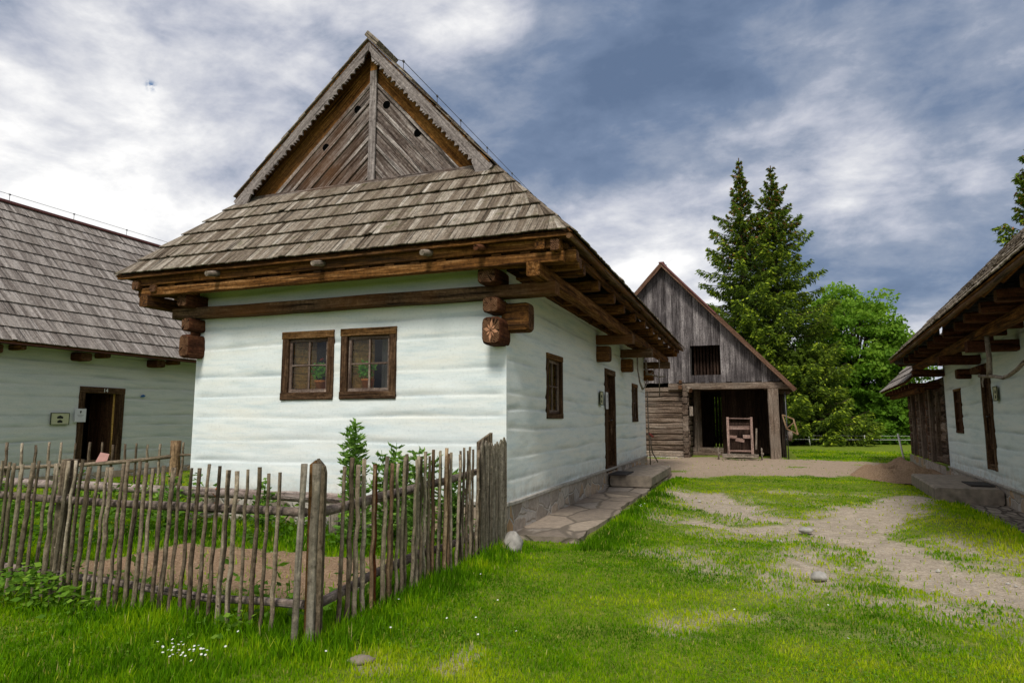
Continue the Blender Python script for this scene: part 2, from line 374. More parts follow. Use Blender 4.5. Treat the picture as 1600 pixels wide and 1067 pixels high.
M['plaster_white'] = plaster_mat('white lime wash', (.62, .645, .635), (.48, .54, .54), (.67, .67, .625))
M['plaster_cool'] = plaster_mat('cool lime wash', (.66, .735, .745), (.50, .60, .63), (.72, .76, .74))
M['plinth'] = stone_mat('rubble plinth', [(0, (.24, .2, .16)), (.35, (.38, .34, .3)), (.6, (.42, .27, .14)), (.8, (.48, .45, .41)), (1, (.33, .3, .28))], (.4, .37, .33), scale=(3.4, 3.4, 4.6))
M['cap'] = simple('mortar ledge', (.36, .335, .3), var=.25, scale=12)
M['paving'] = stone_mat('stone paving', [(0, (.20, .165, .135)), (.4, (.31, .255, .205)), (.7, (.27, .24, .215)), (1, (.37, .30, .23))], (.14, .115, .09), scale=(2.4, 1.3, 2), edge=.05, bump=.6)
M['cobble'] = stone_mat('cobble paving', [(0, (.17, .145, .12)), (.5, (.26, .225, .19)), (1, (.32, .28, .24))], (.075, .06, .05), scale=(9, 4, 4), edge=.12, bump=1)
M['step'] = simple('step stone', (.23, .19, .15), var=.35, scale=8, bump=.6)
M['rock'] = simple('pale rock', (.34, .32, .29), var=.4, scale=9, bump=.8)
M['glass'] = glass_mat('window glass')
M['carved'] = simple('freshly cut wood', (.40, .20, .11), var=.3)
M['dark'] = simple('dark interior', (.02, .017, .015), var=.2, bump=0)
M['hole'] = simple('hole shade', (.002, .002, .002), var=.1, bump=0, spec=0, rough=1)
M['metal'] = simple('dark galvanised metal', (.1, .1, .105), rough=.55, metal=.7, bump=0)
M['metal_red'] = simple('red brown sheet', (.13, .045, .04), rough=.6, bump=.1)
M['terracotta'] = simple('terracotta', (.75, .26, .07), var=.15)
M['curtain'] = simple('grey curtain', (.23, .22, .21), var=.2, scale=6)
M['mat'] = simple('rubber mat', (.035, .03, .028), var=.3, scale=60)
M['paper'] = simple('white paper', (.62, .62, .66), var=.04, bump=0)
M['plaque'] = simple('cream plaque', (.5, .5, .33), var=.06, bump=0)
M['ink'] = simple('dark ink', (.02, .022, .02), var=.05, bump=0)
M['ink_green'] = simple('green ink', (.05, .065, .03), var=.1, bump=0)
M['white'] = simple('white paint', (.75, .75, .73), var=.08, bump=0)
M['bluechip'] = simple('blue mark', (.03, .12, .35), var=.1, bump=0)
M['pinkcloth'] = simple('pink tag', (.62, .33, .3), var=.1, bump=0)
M['orange_tape'] = simple('orange tape', (.75, .2, .06), var=.1, bump=0)
M['red_cloth'] = simple('red grip', (.4, .09, .07), var=.2, bump=0)
M['branch'] = wood('dead branch', [(0, (.1, .08, .06)), (.5, (.22, .18, .145)), (1, (.36, .31, .26))], gscale=(4, 25, 25), rw=.2)
M['bark'] = wood('bark', [(0, (.02, .013, .009)), (.5, (.06, .042, .03)), (1, (.13, .1, .075))], gscale=(3, 12, 12), bump=1, rw=.3)
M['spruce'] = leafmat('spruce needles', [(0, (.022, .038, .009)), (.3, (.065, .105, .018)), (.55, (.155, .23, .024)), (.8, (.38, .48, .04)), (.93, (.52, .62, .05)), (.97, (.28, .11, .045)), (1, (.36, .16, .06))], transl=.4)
M['leaf'] = leafmat('broad leaves', [(0, (.04, .09, .01)), (.5, (.11, .23, .022)), (1, (.24, .39, .045))], transl=.4)
M['hedge'] = leafmat('hedge leaves', [(0, (.035, .08, .008)), (.5, (.09, .19, .016)), (1, (.2, .36, .03))], transl=.3)
M['garden'] = leafmat('garden leaves', [(0, (.045, .1, .02)), (.5, (.12, .25, .04)), (1, (.26, .42, .09))], transl=.35)
M['pot_leaf'] = leafmat('geranium leaves', [(0, (.12, .4, .05)), (1, (.4, .8, .15))], transl=.4)
M['flower'] = leafmat('white petals', [(0, (.7, .7, .66)), (1, (.85, .85, .8))], transl=.2)
M['redflower'] = leafmat('red petals', [(0, (.55, .03, .03)), (1, (.7, .08, .07))], transl=.2)
M['grass'] = leafmat('grass blades', [(0, (.035, .10, .002)), (.3, (.10, .24, .003)), (.6, (.24, .38, .005)), (.85, (.40, .48, .01)), (.95, (.42, .40, .07)), (1, (.5, .44, .2))], transl=.35, rough=.55)

def endgrain():
    m, nt, out = newmat('log end grain'); L = nt.links.new
    at = N(nt, 'ShaderNodeAttribute', attribute_name='gc'); sp = N(nt, 'ShaderNodeSeparateXYZ'); L(at.outputs['Vector'], sp.inputs[0])
    rr = mathn(nt, 'SQRT', mathn(nt, 'ADD', mathn(nt, 'MULTIPLY', sp.outputs[1], sp.outputs[1]), mathn(nt, 'MULTIPLY', sp.outputs[2], sp.outputs[2])))
    n1 = N(nt, 'ShaderNodeTexNoise', i_Scale=14.0, i_Detail=4.0); L(at.outputs['Vector'], n1.inputs['Vector'])
    ph = mathn(nt, 'MULTIPLY_ADD', rr, 330.0, mathn(nt, 'MULTIPLY', n1.outputs['Fac'], 9.0)); sn = mathn(nt, 'MULTIPLY_ADD', mathn(nt, 'SINE', ph), .5, .5)
    an = mathn(nt, 'ARCTAN2', sp.outputs[1], sp.outputs[2]); cb = nt.nodes.new('ShaderNodeCombineXYZ'); L(mathn(nt, 'MULTIPLY', an, 2.6), cb.inputs[0]); L(mathn(nt, 'MULTIPLY', rr, 4.0), cb.inputs[1]); L(sp.outputs[0], cb.inputs[2])
    n2 = N(nt, 'ShaderNodeTexNoise', i_Scale=1.6, i_Detail=2.0); L(cb.outputs[0], n2.inputs['Vector'])
    ck = N(nt, 'ShaderNodeMapRange'); ck.inputs[1].default_value = .36; ck.inputs[2].default_value = .41; L(n2.outputs['Fac'], ck.inputs[0])
    f = mathn(nt, 'MULTIPLY_ADD', sn, .4, mathn(nt, 'MULTIPLY', n1.outputs['Fac'], .7))
    cr = ramp(nt, [(.15, (.03, .013, .007)), (.55, (.10, .048, .025)), (.95, (.24, .14, .08))]); L(f, cr.inputs[0])
    c = mixc(nt, 1.0, cr.outputs[0], mathn(nt, 'MULTIPLY_ADD', ck.outputs[0], .85, .15), 'MULTIPLY')
    bs = N(nt, 'ShaderNodeBsdfPrincipled', i_Roughness=.9); bs.inputs['Specular IOR Level'].default_value = .05; L(c, bs.inputs['Base Color'])
    bp = N(nt, 'ShaderNodeBump', i_Strength=.9, i_Distance=.01); L(mathn(nt, 'MULTIPLY_ADD', ck.outputs[0], 1.0, f), bp.inputs['Height']); L(bp.outputs[0], bs.inputs['Normal'])
    L(bs.outputs[0], out.inputs[0]); return m
M['endgrain'] = endgrain()
# ground
def ground_mat():
    m, nt, out = newmat('lawn and soil'); L = nt.links.new
    tc = N(nt, 'ShaderNodeTexCoord'); a = N(nt, 'ShaderNodeAttribute', attribute_name='dirt'); a2 = N(nt, 'ShaderNodeAttribute', attribute_name='soil')
    n1 = N(nt, 'ShaderNodeTexNoise', i_Scale=1.3, i_Detail=6.0); L(tc.outputs['Object'], n1.inputs['Vector'])
    n2 = N(nt, 'ShaderNodeTexNoise', i_Scale=45.0, i_Detail=6.0, i_Roughness=.75); L(tc.outputs['Object'], n2.inputs['Vector'])
    n3 = N(nt, 'ShaderNodeTexNoise', i_Scale=9.0, i_Detail=6.0, i_Roughness=.7); L(tc.outputs['Object'], n3.inputs['Vector'])
    g = ramp(nt, [(.3, (.08, .13, .012)), (.5, (.14, .2, .018)), (.7, (.22, .23, .045))]); L(n3.outputs['Fac'], g.inputs[0])
    d = ramp(nt, [(.28, (.26, .215, .165)), (.5, (.46, .39, .31)), (.72, (.62, .55, .46))]); L(n2.outputs['Fac'], d.inputs[0])
    dd = ramp(nt, [(.3, (.7, .68, .66)), (.7, (1.15, 1.13, 1.1))]); L(n3.outputs['Fac'], dd.inputs[0])
    dc = mixc(nt, 1.0, d.outputs[0], dd.outputs[0], 'MULTIPLY')
    s = ramp(nt, [(.28, (.14, .085, .05)), (.5, (.28, .185, .115)), (.72, (.44, .32, .215))]); L(n2.outputs['Fac'], s.inputs[0])
    dc = mixc(nt, a2.outputs['Fac'], dc, s.outputs[0])
    c = mixc(nt, a.outputs['Fac'], g.outputs[0], dc)
    bs = N(nt, 'ShaderNodeBsdfPrincipled', i_Roughness=.95); bs.inputs['Specular IOR Level'].default_value = .1; L(c, bs.inputs['Base Color'])
    vo = N(nt, 'ShaderNodeTexVoronoi', i_Scale=38.0); L(tc.outputs['Object'], vo.inputs['Vector'])
    h = mathn(nt, 'MULTIPLY_ADD', vo.outputs['Distance'], -.5, n2.outputs['Fac'])
    h = mathn(nt, 'MULTIPLY_ADD', n3.outputs['Fac'], 1.2, h)
    bp = N(nt, 'ShaderNodeBump', i_Strength=.8, i_Distance=.025); L(h, bp.inputs['Height']); L(bp.outputs[0], bs.inputs['Normal'])
    L(bs.outputs[0], out.inputs[0]); return m
M['ground'] = ground_mat()

# ------------------------------------------------------------------ numpy noise
_T = nr.rand(256, 256)
def vnoise(x, y):
    xi = np.floor(x).astype(int); yi = np.floor(y).astype(int); fx = x - xi; fy = y - yi
    fx = fx * fx * (3 - 2 * fx); fy = fy * fy * (3 - 2 * fy)
    a = _T[xi & 255, yi & 255]; b = _T[(xi + 1) & 255, yi & 255]; c = _T[xi & 255, (yi + 1) & 255]; d = _T[(xi + 1) & 255, (yi + 1) & 255]
    return (a * (1 - fx) + b * fx) * (1 - fy) + (c * (1 - fx) + d * fx) * fy
def fbm(x, y, o=4):
    s = 0; a = .5; t = 0
    for i in range(o):
        s = s + a * vnoise(x * 2 ** i + 17.3 * i, y * 2 ** i + 9.1 * i); t += a; a *= .55
    return s / t
def sstep(a, b, x):
    t = np.clip((x - a) / (b - a), 0, 1); return t * t * (3 - 2 * t)
def capsule(x, y, x0, y0, x1, y1, r):
    dx, dy = x1 - x0, y1 - y0; l = dx * dx + dy * dy + 1e-9
    t = np.clip(((x - x0) * dx + (y - y0) * dy) / l, 0, 1)
    return np.hypot(x - x0 - t * dx, y - y0 - t * dy) / r
DIRT = [(6.2, -1.6, 4.75, -.95, .62), (4.75, -.95, 4.4, -.3, .62), (4.4, -.3, 4.15, .8, .40), (4.15, .8, 3.85, 2.2, .42), (3.85, 2.2, 4.6, 4.1, .55),
        (4.6, 4.1, 5.4, 5.7, .38), (3.8, 2.3, 2.7, 1.7, .26), (2.7, 1.7, 2.0, 2.1, .18), (1.75, 5.2, 2.5, 3.6, .52), (2.5, 3.4, 2.95, 2.7, .3),
        (4.3, .6, 3.6, 1.9, .3)]
WORN = [(2.1, -.3, 2.45, -.9, .38), (3.5, .6, 3.1, -1.2, .5), (1.15, -3.7, 1.15, -3.9, .16), (.55, -3.9, .7, -4.1, .12), (2.4, 1.2, 3.6, 1.2, .5), (1.6, 2.2, 2.4, 2.4, .35), (4.9, 1.5, 5.3, .2, .45), (2.2, -2.6, 2.7, -2.3, .22), (4.3, -1.8, 3.8, -1.5, .3), (4.6, 6.4, 3.2, 6.4, .3)]
SOIL = [(.6, 9.6, 2.4, 11.2, .95), (2.4, 11.2, 5.2, 12.7, 1.35), (5.2, 12.7, 7.2, 12.6, 1.5), (5.0, 14.6, 7.4, 13.2, 1.1), (.6, 14.5, 3.0, 16.4, 1.8),
        (-.6, 15.6, 1.1, 17.0, 1.4), (4.4, 16.4, 6.3, 16.3, 1.2), (-.4, 13.3, 2.4, 13.4, 1.6)]
def masks(x, y):
    n = fbm(x * 2.2, y * 2.2, 5); n2 = fbm(x * 7 + 40, y * 7, 4)
    w = (n - .5) * 2.0 + (n2 - .5) * 1.3
    d = np.full(x.shape, 9.)
    for c in DIRT: d = np.minimum(d, capsule(x, y, *c[:4], c[4] * 1.02))
    s = np.full(x.shape, 9.)
    for c in SOIL: s = np.minimum(s, capsule(x, y, *c))
    dirt = 1 - sstep(.55, 1.5, d + w)
    wd = np.full(x.shape, 9.)
    for c in WORN: wd = np.minimum(wd, capsule(x, y, *c))
    dirt = np.maximum(dirt, .62 * (1 - sstep(.15, 1.5, wd + (n - .5) * 2.2 + (n2 - .5) * 2.0)))
    thin = .55 * sstep(.45, .7, n) * (1 - sstep(1.0, 4.5, d))
    soil = 1 - sstep(.8, 1.15, s + w * .35)
    bx = np.maximum(np.maximum(-3.45 - x, x + .25), np.maximum(-3.25 - y, y + 1.55))
    bed = 1 - sstep(-.12, .1, bx + w * .25)
    return np.clip(dirt + thin, 0, 1), np.clip(soil + bed, 0, 1), bed
def hgt(x, y):
    h = (fbm(x * .7, y * .7, 3) - .5) * .10 + (fbm(x * 3, y * 3 + 30, 3) - .5) * .035
    near = (1 - sstep(.0, .5, np.maximum(np.maximum(-5.2 - x, x - 1.0), np.maximum(-.3 - y, y - 11.6))))
    h = h * (1 - near) - .02 * near
    h = h - .10 * sstep(5.0, 6.4, x) * (1 - sstep(12, 15, y))
    h = h + .10 * np.exp(-((x - 5.55) / .55) ** 2) * sstep(1, 3, y) * (1 - sstep(8.2, 9.5, y))
    h = h + .07 * np.exp(-((x - 1.25) / .3) ** 2) * sstep(0, 1.5, y) * (1 - sstep(8, 9, y))
    return h

# ------------------------------------------------------------------ ground sheet
def axis(lo, hi, c0, c1, fine):
    a = list(np.arange(c0, c1, fine)); st = fine; x = c1
    while x < hi: a.append(x); st *= 1.14; x += st
    a.append(hi); st = fine; x = c0 - fine; b = []
    while x > lo: b.append(x); st *= 1.14; x -= st
    b.append(lo); return np.array(b[::-1] + a)
gx = axis(-500, 500, -5, 8, .06); gy = axis(-60, 700, -5, 14, .06)
XX, YY = np.meshgrid(gx, gy); nxg = len(gx); nyg = len(gy)
dm, sm, bedm = masks(XX, YY)
ZZ = hgt(XX, YY) - .025 * dm + dm * (fbm(XX * 3.5 + 9, YY * 3.5, 4) - .5) * .05 + bedm * (fbm(XX * 6, YY * 6, 3) - .35) * .10
me = bpy.data.meshes.new('ground')
idx = np.arange(nxg * nyg).reshape(nyg, nxg)
q = np.stack([idx[:-1, :-1], idx[:-1, 1:], idx[1:, 1:], idx[1:, :-1]], -1).reshape(-1, 4)
me.vertices.add(nxg * nyg); me.vertices.foreach_set('co', np.stack([XX, YY, ZZ], -1).astype(np.float32).ravel())
me.loops.add(q.size); me.loops.foreach_set('vertex_index', q.ravel().astype(np.int32))
me.polygons.add(len(q)); me.polygons.foreach_set('loop_start', np.arange(0, q.size, 4, dtype=np.int32))
me.polygons.foreach_set('use_smooth', [True] * len(q))
for nm, arr in (('dirt', np.clip(dm + sm, 0, 1)), ('soil', np.clip(bedm + sm * .5, 0, 1))):
    a = me.attributes.new(nm, 'FLOAT', 'POINT'); a.data.foreach_set('value', arr.astype(np.float32).ravel())
me.materials.append(M['ground']); me.update(); me.validate()
g = bpy.data.objects.new('ground', me); COL.objects.link(g); tag(g, 'lawn with bare sandy paths between the houses', 'ground', kind='structure')

def gh(x, y): return float(hgt(np.array([float(x)]), np.array([float(y)]))[0])

# ------------------------------------------------------------------ fast card meshes (leaves, blades)
def cards(name, C, A, B, rnd, mat, parent=None, shape='diamond'):
    """C centres, A half length vectors, B half width vectors (n,3)"""
    n = len(C)
    if shape == 'diamond':
        P = np.stack([C - A, C + B - A * .1, C + A, C - B - A * .1], 1)
    else:
        P = np.stack([C - A - B, C - A + B, C + A + B, C + A - B], 1)
    me = bpy.data.meshes.new(name); me.vertices.add(4 * n); me.vertices.foreach_set('co', P.astype(np.float32).ravel())
    me.loops.add(4 * n); me.loops.foreach_set('vertex_index', np.arange(4 * n, dtype=np.int32))
    me.polygons.add(n); me.polygons.foreach_set('loop_start', np.arange(0, 4 * n, 4, dtype=np.int32))
    a = me.attributes.new('rnd', 'FLOAT', 'POINT'); a.data.foreach_set('value', np.repeat(rnd, 4).astype(np.float32))
    me.materials.append(mat); me.update()
    o = bpy.data.objects.new(name, me); COL.objects.link(o)
    if parent is not None: o.parent = parent
    return o
def runit(n):
    v = nr.normal(size=(n, 3)); return v / np.linalg.norm(v, axis=1, keepdims=True)
def norm(v): return v / (np.linalg.norm(v, axis=1, keepdims=True) + 1e-9)

# ------------------------------------------------------------------ grass
CX, CY = 2.8, -7.5
def blades(name, x, y, h, w, rnd, label):
    n = len(x); z = hgt(x, y) - .012
    az = nr.rand(n) * 2 * np.pi; lean = nr.rand(n) * .55 * h; la = nr.rand(n) * 2 * np.pi
    bx = np.cos(az) * w; by = np.sin(az) * w; lx = np.cos(la) * lean; ly = np.sin(la) * lean
    P = np.zeros((n, 5, 3))
    P[:, 0] = np.stack([x - bx, y - by, z], -1); P[:, 1] = np.stack([x + bx, y + by, z], -1)
    P[:, 2] = np.stack([x + bx * .7 + lx * .35, y + by * .7 + ly * .35, z + h * .55], -1)
    P[:, 3] = np.stack([x - bx * .7 + lx * .35, y - by * .7 + ly * .35, z + h * .55], -1)
    P[:, 4] = np.stack([x + lx, y + ly, z + h], -1)
    me = bpy.data.meshes.new(name); me.vertices.add(5 * n); me.vertices.foreach_set('co', P.astype(np.float32).ravel())
    b = (np.arange(n) * 5)[:, None]
    lp = np.concatenate([b + 0, b + 1, b + 2, b + 3, b + 3, b + 2, b + 4], 1).astype(np.int32)
    me.loops.add(7 * n); me.loops.foreach_set('vertex_index', lp.ravel())
    ls = np.stack([np.arange(n) * 7, np.arange(n) * 7 + 4], 1).astype(np.int32)
    me.polygons.add(2 * n); me.polygons.foreach_set('loop_start', ls.ravel())
    a = me.attributes.new('rnd', 'FLOAT', 'POINT'); a.data.foreach_set('value', np.repeat(rnd, 5).astype(np.float32))
    me.materials.append(M['grass']); me.update()
    o = bpy.data.objects.new(name, me); COL.objects.link(o); tag(o, label, 'grass', kind='stuff'); return o
def inside(x, y, x0, x1, y0, y1): return (x > x0) & (x < x1) & (y > y0) & (y < y1)
def blocked(x, y):
    b = inside(x, y, -4.98, .0, 0, 11.4) | inside(x, y, -.1, .94, .03, 11.6) | inside(x, y, -5, 4.4, 18.0, 27.5) | (x < -11.9) & (y < 14)
    rx = (x - 7.257) * -.9962 + (y - 10.99) * .0869; ry = (x - 7.257) * -.0869 + (y - 10.99) * -.9962
    b = b | ((ry > -.1) & (ry < 13) & (rx < .62)) | ((ry < 0) & (ry > -7.2) & (rx < .1) & (rx > -5))
    return b
def field(n, rmin, rmax, amax=.80):
    r = np.exp(nr.uniform(np.log(rmin), np.log(rmax), n)); a = R(20) + nr.uniform(-amax, amax, n)
    return CX - np.sin(a) * r, CY + np.cos(a) * r, r
x, y, r = field(620000, 2.0, 34)
d, s, bed = masks(x, y)
keep = (nr.rand(len(x)) > np.clip(d * 1.05 + s * 1.3, 0, 1) * .97) & ~blocked(x, y)
ingarden = inside(x, y, -9, .1, -3.8, 0)
hn = fbm(x * 1.1 + 5, y * 1.1, 3)
x, y, r, d, hn, ing = [v[keep] for v in (x, y, r, d, hn, ingarden)]
h = nr.uniform(.016, .04, len(x)) * (.6 + hn * .8)
# taller where nobody treads or mows: by the fence, the paving edge and the walls
fence_d = np.minimum(np.where(x < .5, np.abs(y + 3.85), 9), np.where((y < -.3) & (y > -4.2), np.abs(x - .2), 9))
tall = np.exp(-(fence_d / .35) ** 2)
tall = np.maximum(tall, np.exp(-((x - 1.15) / .28) ** 2) * ((y > -.4) & (y < 9)) * .8)
tall = np.maximum(tall, np.exp(-((x - 6.0 - (y - 3) * .087) / .45) ** 2) * ((y > 1) & (y < 9.5)) * .9)
tall = np.maximum(tall, np.where((x < .1) & (y < -3.9), .45 * sstep(.4, .6, hn), 0))
tall = np.maximum(tall, np.where((y > 17) & (x > 3.9), .35, 0)); tall = np.maximum(tall, ing * .75)
tall = np.maximum(tall, inside(x, y, 1.7, 3.2, 16.4, 17.4) * 1.0)
h = h * (1 + tall * nr.uniform(.6, 3.2, len(x)))
w = (.0011 + .00075 * r) * nr.uniform(.7, 1.3, len(x))
w = np.minimum(w, .02)
pn = fbm(x * .9 + 11, y * .9 + 3, 4); pn2 = fbm(x * 5, y * 5 + 8, 3)
rnd = .50 + (pn - .5) * 1.35 + (pn2 - .5) * .5 + nr.normal(0, .11, len(x)) + d * .3 - tall * .2
dry = nr.rand(len(x)) < (.02 + .22 * d); rnd = np.where(dry, nr.uniform(.9, 1, len(x)), np.clip(rnd, .02, .88))
blades('grass', x, y, h, w, rnd, 'trodden green lawn between the houses')

# ------------------------------------------------------------------ plaster wall over logs
def groove(u, z, seed, pitch=.30):
    """0..1 depth of the joint between logs, u along the wall"""
    g = np.zeros(np.broadcast(u, z).shape)
    rs = np.random.RandomState(seed)
    zz = .42
    while zz < 3.6:
        ph = rs.rand(4) * 6.28
        zk = zz + .018 * np.sin(u * .7 + ph[0]) + .010 * np.sin(u * 2.3 + ph[1])
        st = .25 + .75 * (.5 + .5 * np.sin(u * 1.1 + ph[2])) * (.6 + .4 * np.sin(u * 3.7 + ph[3]))
        dz = (z - zk)
        g = np.maximum(g, st * np.exp(-(np.where(dz > 0, dz / .05, dz / .014)) ** 2))
        zz += pitch * rs.uniform(.6, 1.4)
    return g
def wall_mesh(mb, org, du, dn, L, z0, z1, holes, seed, depth=.028, both_ends=(True, True)):
    us = sorted(set([0, L] + [round(v, 4) for h in holes for v in h[:2]] + list(np.round(np.arange(0, L, .06), 4))))
    zs = sorted(set([z0, z1] + [round(v, 4) for h in holes for v in h[2:]] + list(np.round(np.arange(z0, z1, .014), 4))))
    us = np.array(us); zs = np.array(zs)
    U, Z = np.meshgrid(us, zs); g = groove(U, Z, seed)
    edge = np.ones_like(U)
    if both_ends[0]: edge = edge * sstep(0, .15, U)
    if both_ends[1]: edge = edge * sstep(0, .15, L - U)
    big = (fbm(U * 1.5 + seed, Z * 3, 3) - .5) * .03
    fine = (fbm(U * 9 + seed, Z * 14, 3) - .5) * .006
    D = -depth * .6 * g * edge + (big * .8 + fine * .6) * edge
    du = np.array(du); dn = np.array(dn); org = np.array(org)
    P = org + U[..., None] * du + D[..., None] * dn; P[..., 2] = Z
    nu = len(us); ok = []
    for j in range(len(zs) - 1):
        zc = (zs[j] + zs[j + 1]) / 2
        for i in range(nu - 1):
            uc = (us[i] + us[i + 1]) / 2
            if any(h[0] < uc < h[1] and h[2] < zc < h[3] for h in holes): continue
            k = j * nu + i; ok.append((k, k + 1, k + nu + 1, k + nu))
    gs = [(a + seed * 3.1, b, 0) for a, b in zip(U.ravel(), Z.ravel())]
    mb.add(P.reshape(-1, 3).tolist(), ok, gs, (g * edge).ravel().tolist(), 0, True)

# window in a wall: org = lower left outer corner of the frame on the wall, du along the wall, dn outwards
def window(parent, org, du, dn, w, h, fw=.095, proud=.02, rec=.05, hang=True, niche=True, frame_mat='frame', bars=(1, 1), shutter=False):
    org = V(org); du = V(du); dn = V(dn); dz = V((0, 0, 1))
    P = lambda a, b, c: org + du * a + dz * b + dn * c
    mb = MB(); D = .10
    beam(mb, P(0, fw / 2, proud - D / 2), P(w, fw / 2, proud - D / 2), D, fw, r=.35, jit=.002)
    beam(mb, P(0, h - fw / 2, proud + .004 - D / 2), P(w, h - fw / 2, proud + .004 - D / 2), D, fw, r=.8, mi=1, jit=.002)
    for a in (fw / 2, w - fw / 2):
        beam(mb, P(a, fw, proud - .003 - D / 2), P(a, h - fw, proud - .003 - D / 2), fw, D, up=dn, r=.45, jit=.002)
    fr = mb.build('window', [M[frame_mat], M['frame_top']], parent)
    iw = w - 2 * fw; ih = h - 2 * fw
    if shutter:
        mb = MB(); k = 3
        for i in range(k):
            a = fw + iw * (i + .5) / k; board(mb, P(a, fw, -rec), P(a, h - fw, -rec), iw / k * .97, .03, dn)
        for b in (.25, .75): board(mb, P(fw + .02, fw + ih * b, -rec + .028), P(w - fw - .02, fw + ih * b, -rec + .028), .025, .06, dz)
        mb.build('shutter', M['door'], fr); return fr
    mb = MB(); sw = .045; c = proud - rec
    for (a0, b0, a1, b1) in ((fw, fw + sw / 2, w - fw, fw + sw / 2), (fw, h - fw - sw / 2, w - fw, h - fw - sw / 2)):
        beam(mb, P(a0, b0, c), P(a1, b1, c), .04, sw)
    for a in (fw + sw / 2, w - fw - sw / 2): beam(mb, P(a, fw + sw, c), P(a, h - fw - sw, c), sw, .04, up=dn)
    for i in range(bars[0]):
        a = fw + iw * (i + 1) / (bars[0] + 1); beam(mb, P(a, fw + sw, c + .002), P(a, h - fw - sw, c + .002), .028, .03, up=dn)
    for i in range(bars[1]):
        b = fw + ih * (i + 1) / (bars[1] + 1); beam(mb, P(fw + sw, b, c + .004), P(w - fw - sw, b, c + .004), .03, .024)
    mb.build('sash', M['sash'], fr)
    mb = MB()
    mb.add([P(fw + .01, fw + .01, c - .004), P(w - fw - .01, fw + .01, c - .004), P(w - fw - .01, h - fw - .01, c - .004), P(fw + .01, h - fw - .01, c - .004)], [(0, 1, 2, 3)], [(0, 0, 0)] * 4)
    mb.build('glass', M['glass'], fr)
    if niche:
        mb = MB(); dd = .34; c0 = proud - D - .002
        box3 = lambda a0, a1, b0, b1: beam(mb, P((a0 + a1) / 2, (b0 + b1) / 2, c0), P((a0 + a1) / 2, (b0 + b1) / 2, c0 - dd), a1 - a0, b1 - b0, up=(0, 0, 1), ch=.002)
        beam(mb, P(fw - .022, h / 2, c0), P(fw - .022 + .17, h / 2, c0 - dd), .05, h - 2 * fw + .1, up=(0, 0, 1), ch=.002); box3(w - fw, w - fw + .05, fw - .05, h - fw + .05)
        box3(fw, w - fw, fw - .05, fw); box3(fw, w - fw, h - fw, h - fw + .05)
        mb.build('reveal', M['reveal'], fr)
    return fr

def door(parent, org, du, dn, w, h, fw=.13, proud=.02, rec=.14, ajar=False, sill=True, leaf='door', fmat='frame'):
    org = V(org); du = V(du); dn = V(dn); dz = V((0, 0, 1)); D = .2
    P = lambda a, b, c: org + du * a + dz * b + dn * c
    mb = MB()
    beam(mb, P(0, h - fw / 2, proud + .004 - D / 2), P(w, h - fw / 2, proud + .004 - D / 2), D, fw, r=.7, jit=.003)
    for a in (fw / 2, w - fw / 2): beam(mb, P(a, 0, proud - D / 2), P(a, h - fw, proud - D / 2), fw, D, up=dn, jit=.003)
    if sill: beam(mb, P(fw, .05, proud - .01 - D / 2), P(w - fw, .05, proud - .01 - D / 2), D, .1, r=.9)
    fr = mb.build('door_frame', M[fmat], parent)
    iw = w - 2 * fw
    mb = MB()
    if not ajar:
        k = 4
        for i in range(k):
            a = fw + iw * (i + .5) / k; board(mb, P(a, .1, -rec), P(a, h - fw, -rec), iw / k * .98, .04, dn)
        for b in (.22, .5, .8): board(mb, P(fw + .01, h * b, -rec + .032), P(w - fw - .01, h * b, -rec + .032), .03, .11, dz)
        lf = mb.build('door', M[leaf], parent)
        mb = MB(); log(mb, [P(w - fw - .09, h * .5, -rec + .05), P(w - fw - .09, h * .5, -rec + .1), P(w - fw - .17, h * .5, -rec + .1)], .011, 6); mb.build('handle', M['metal'], lf)
    else:
        # leaf swung inwards on its right jamb
        a = w - fw - .03; k = 4
        for i in range(k):
            c = -rec - .03 - iw * (i + .5) / k * .9; board(mb, P(a, .1, c), P(a, h - fw, c), iw / k * .9, .04, du)
        mb.build('door', M['door'], parent)
        mb = MB(); board(mb, P(a - .0, .1, -rec - .02), P(a - .0, h - fw, -rec - .02), .045, .03, du); mb.build('door_edge', M['reveal'], parent)
    return fr

def block_end(mb, c0, c1, w, h, r=None, mi=0, rd=.3):
    """a log end: squared timber whose free end c1 is rounded off"""
    c0 = V(c0); c1 = V(c1); d = c1 - c0
    d, s, u = frame(d, (0, 0, 1)); L = (c1 - c0).length
    off = goff(); vs = []; gs = []; n = 12
    def ring(c, k):
        for i in range(n):
            a = 2 * math.pi * (i + .5) / n
            x = math.copysign(abs(math.cos(a)) ** .42, math.cos(a)) * w / 2 * k; y = math.copysign(abs(math.sin(a)) ** .42, math.sin(a)) * h / 2 * k
            vs.append(c + s * x + u * y); gs.append((off[0] + (c - c0).length, off[1] + x, off[2] + y))
    ring(c0, 1); ring(c1 - d * min(.09, L * rd * .5), 1.02); ring(c1 - d * .018, .97); ring(c1, .88)
    fs = []
    for j in range(3):
        for k in range(n): fs.append((j * n + k, j * n + (k + 1) % n, (j + 1) * n + (k + 1) % n, (j + 1) * n + k))
    fs.append(tuple(range(n - 1, -1, -1)))
    mb.add(vs, fs, gs, r, mi)
    cv_ = vs[3 * n:4 * n]; mb.add(cv_, [tuple(range(n))], [(off[0], (V(p) - c1).dot(s) + .01, (V(p) - c1).dot(u) - .015) for p in cv_], r, 9)

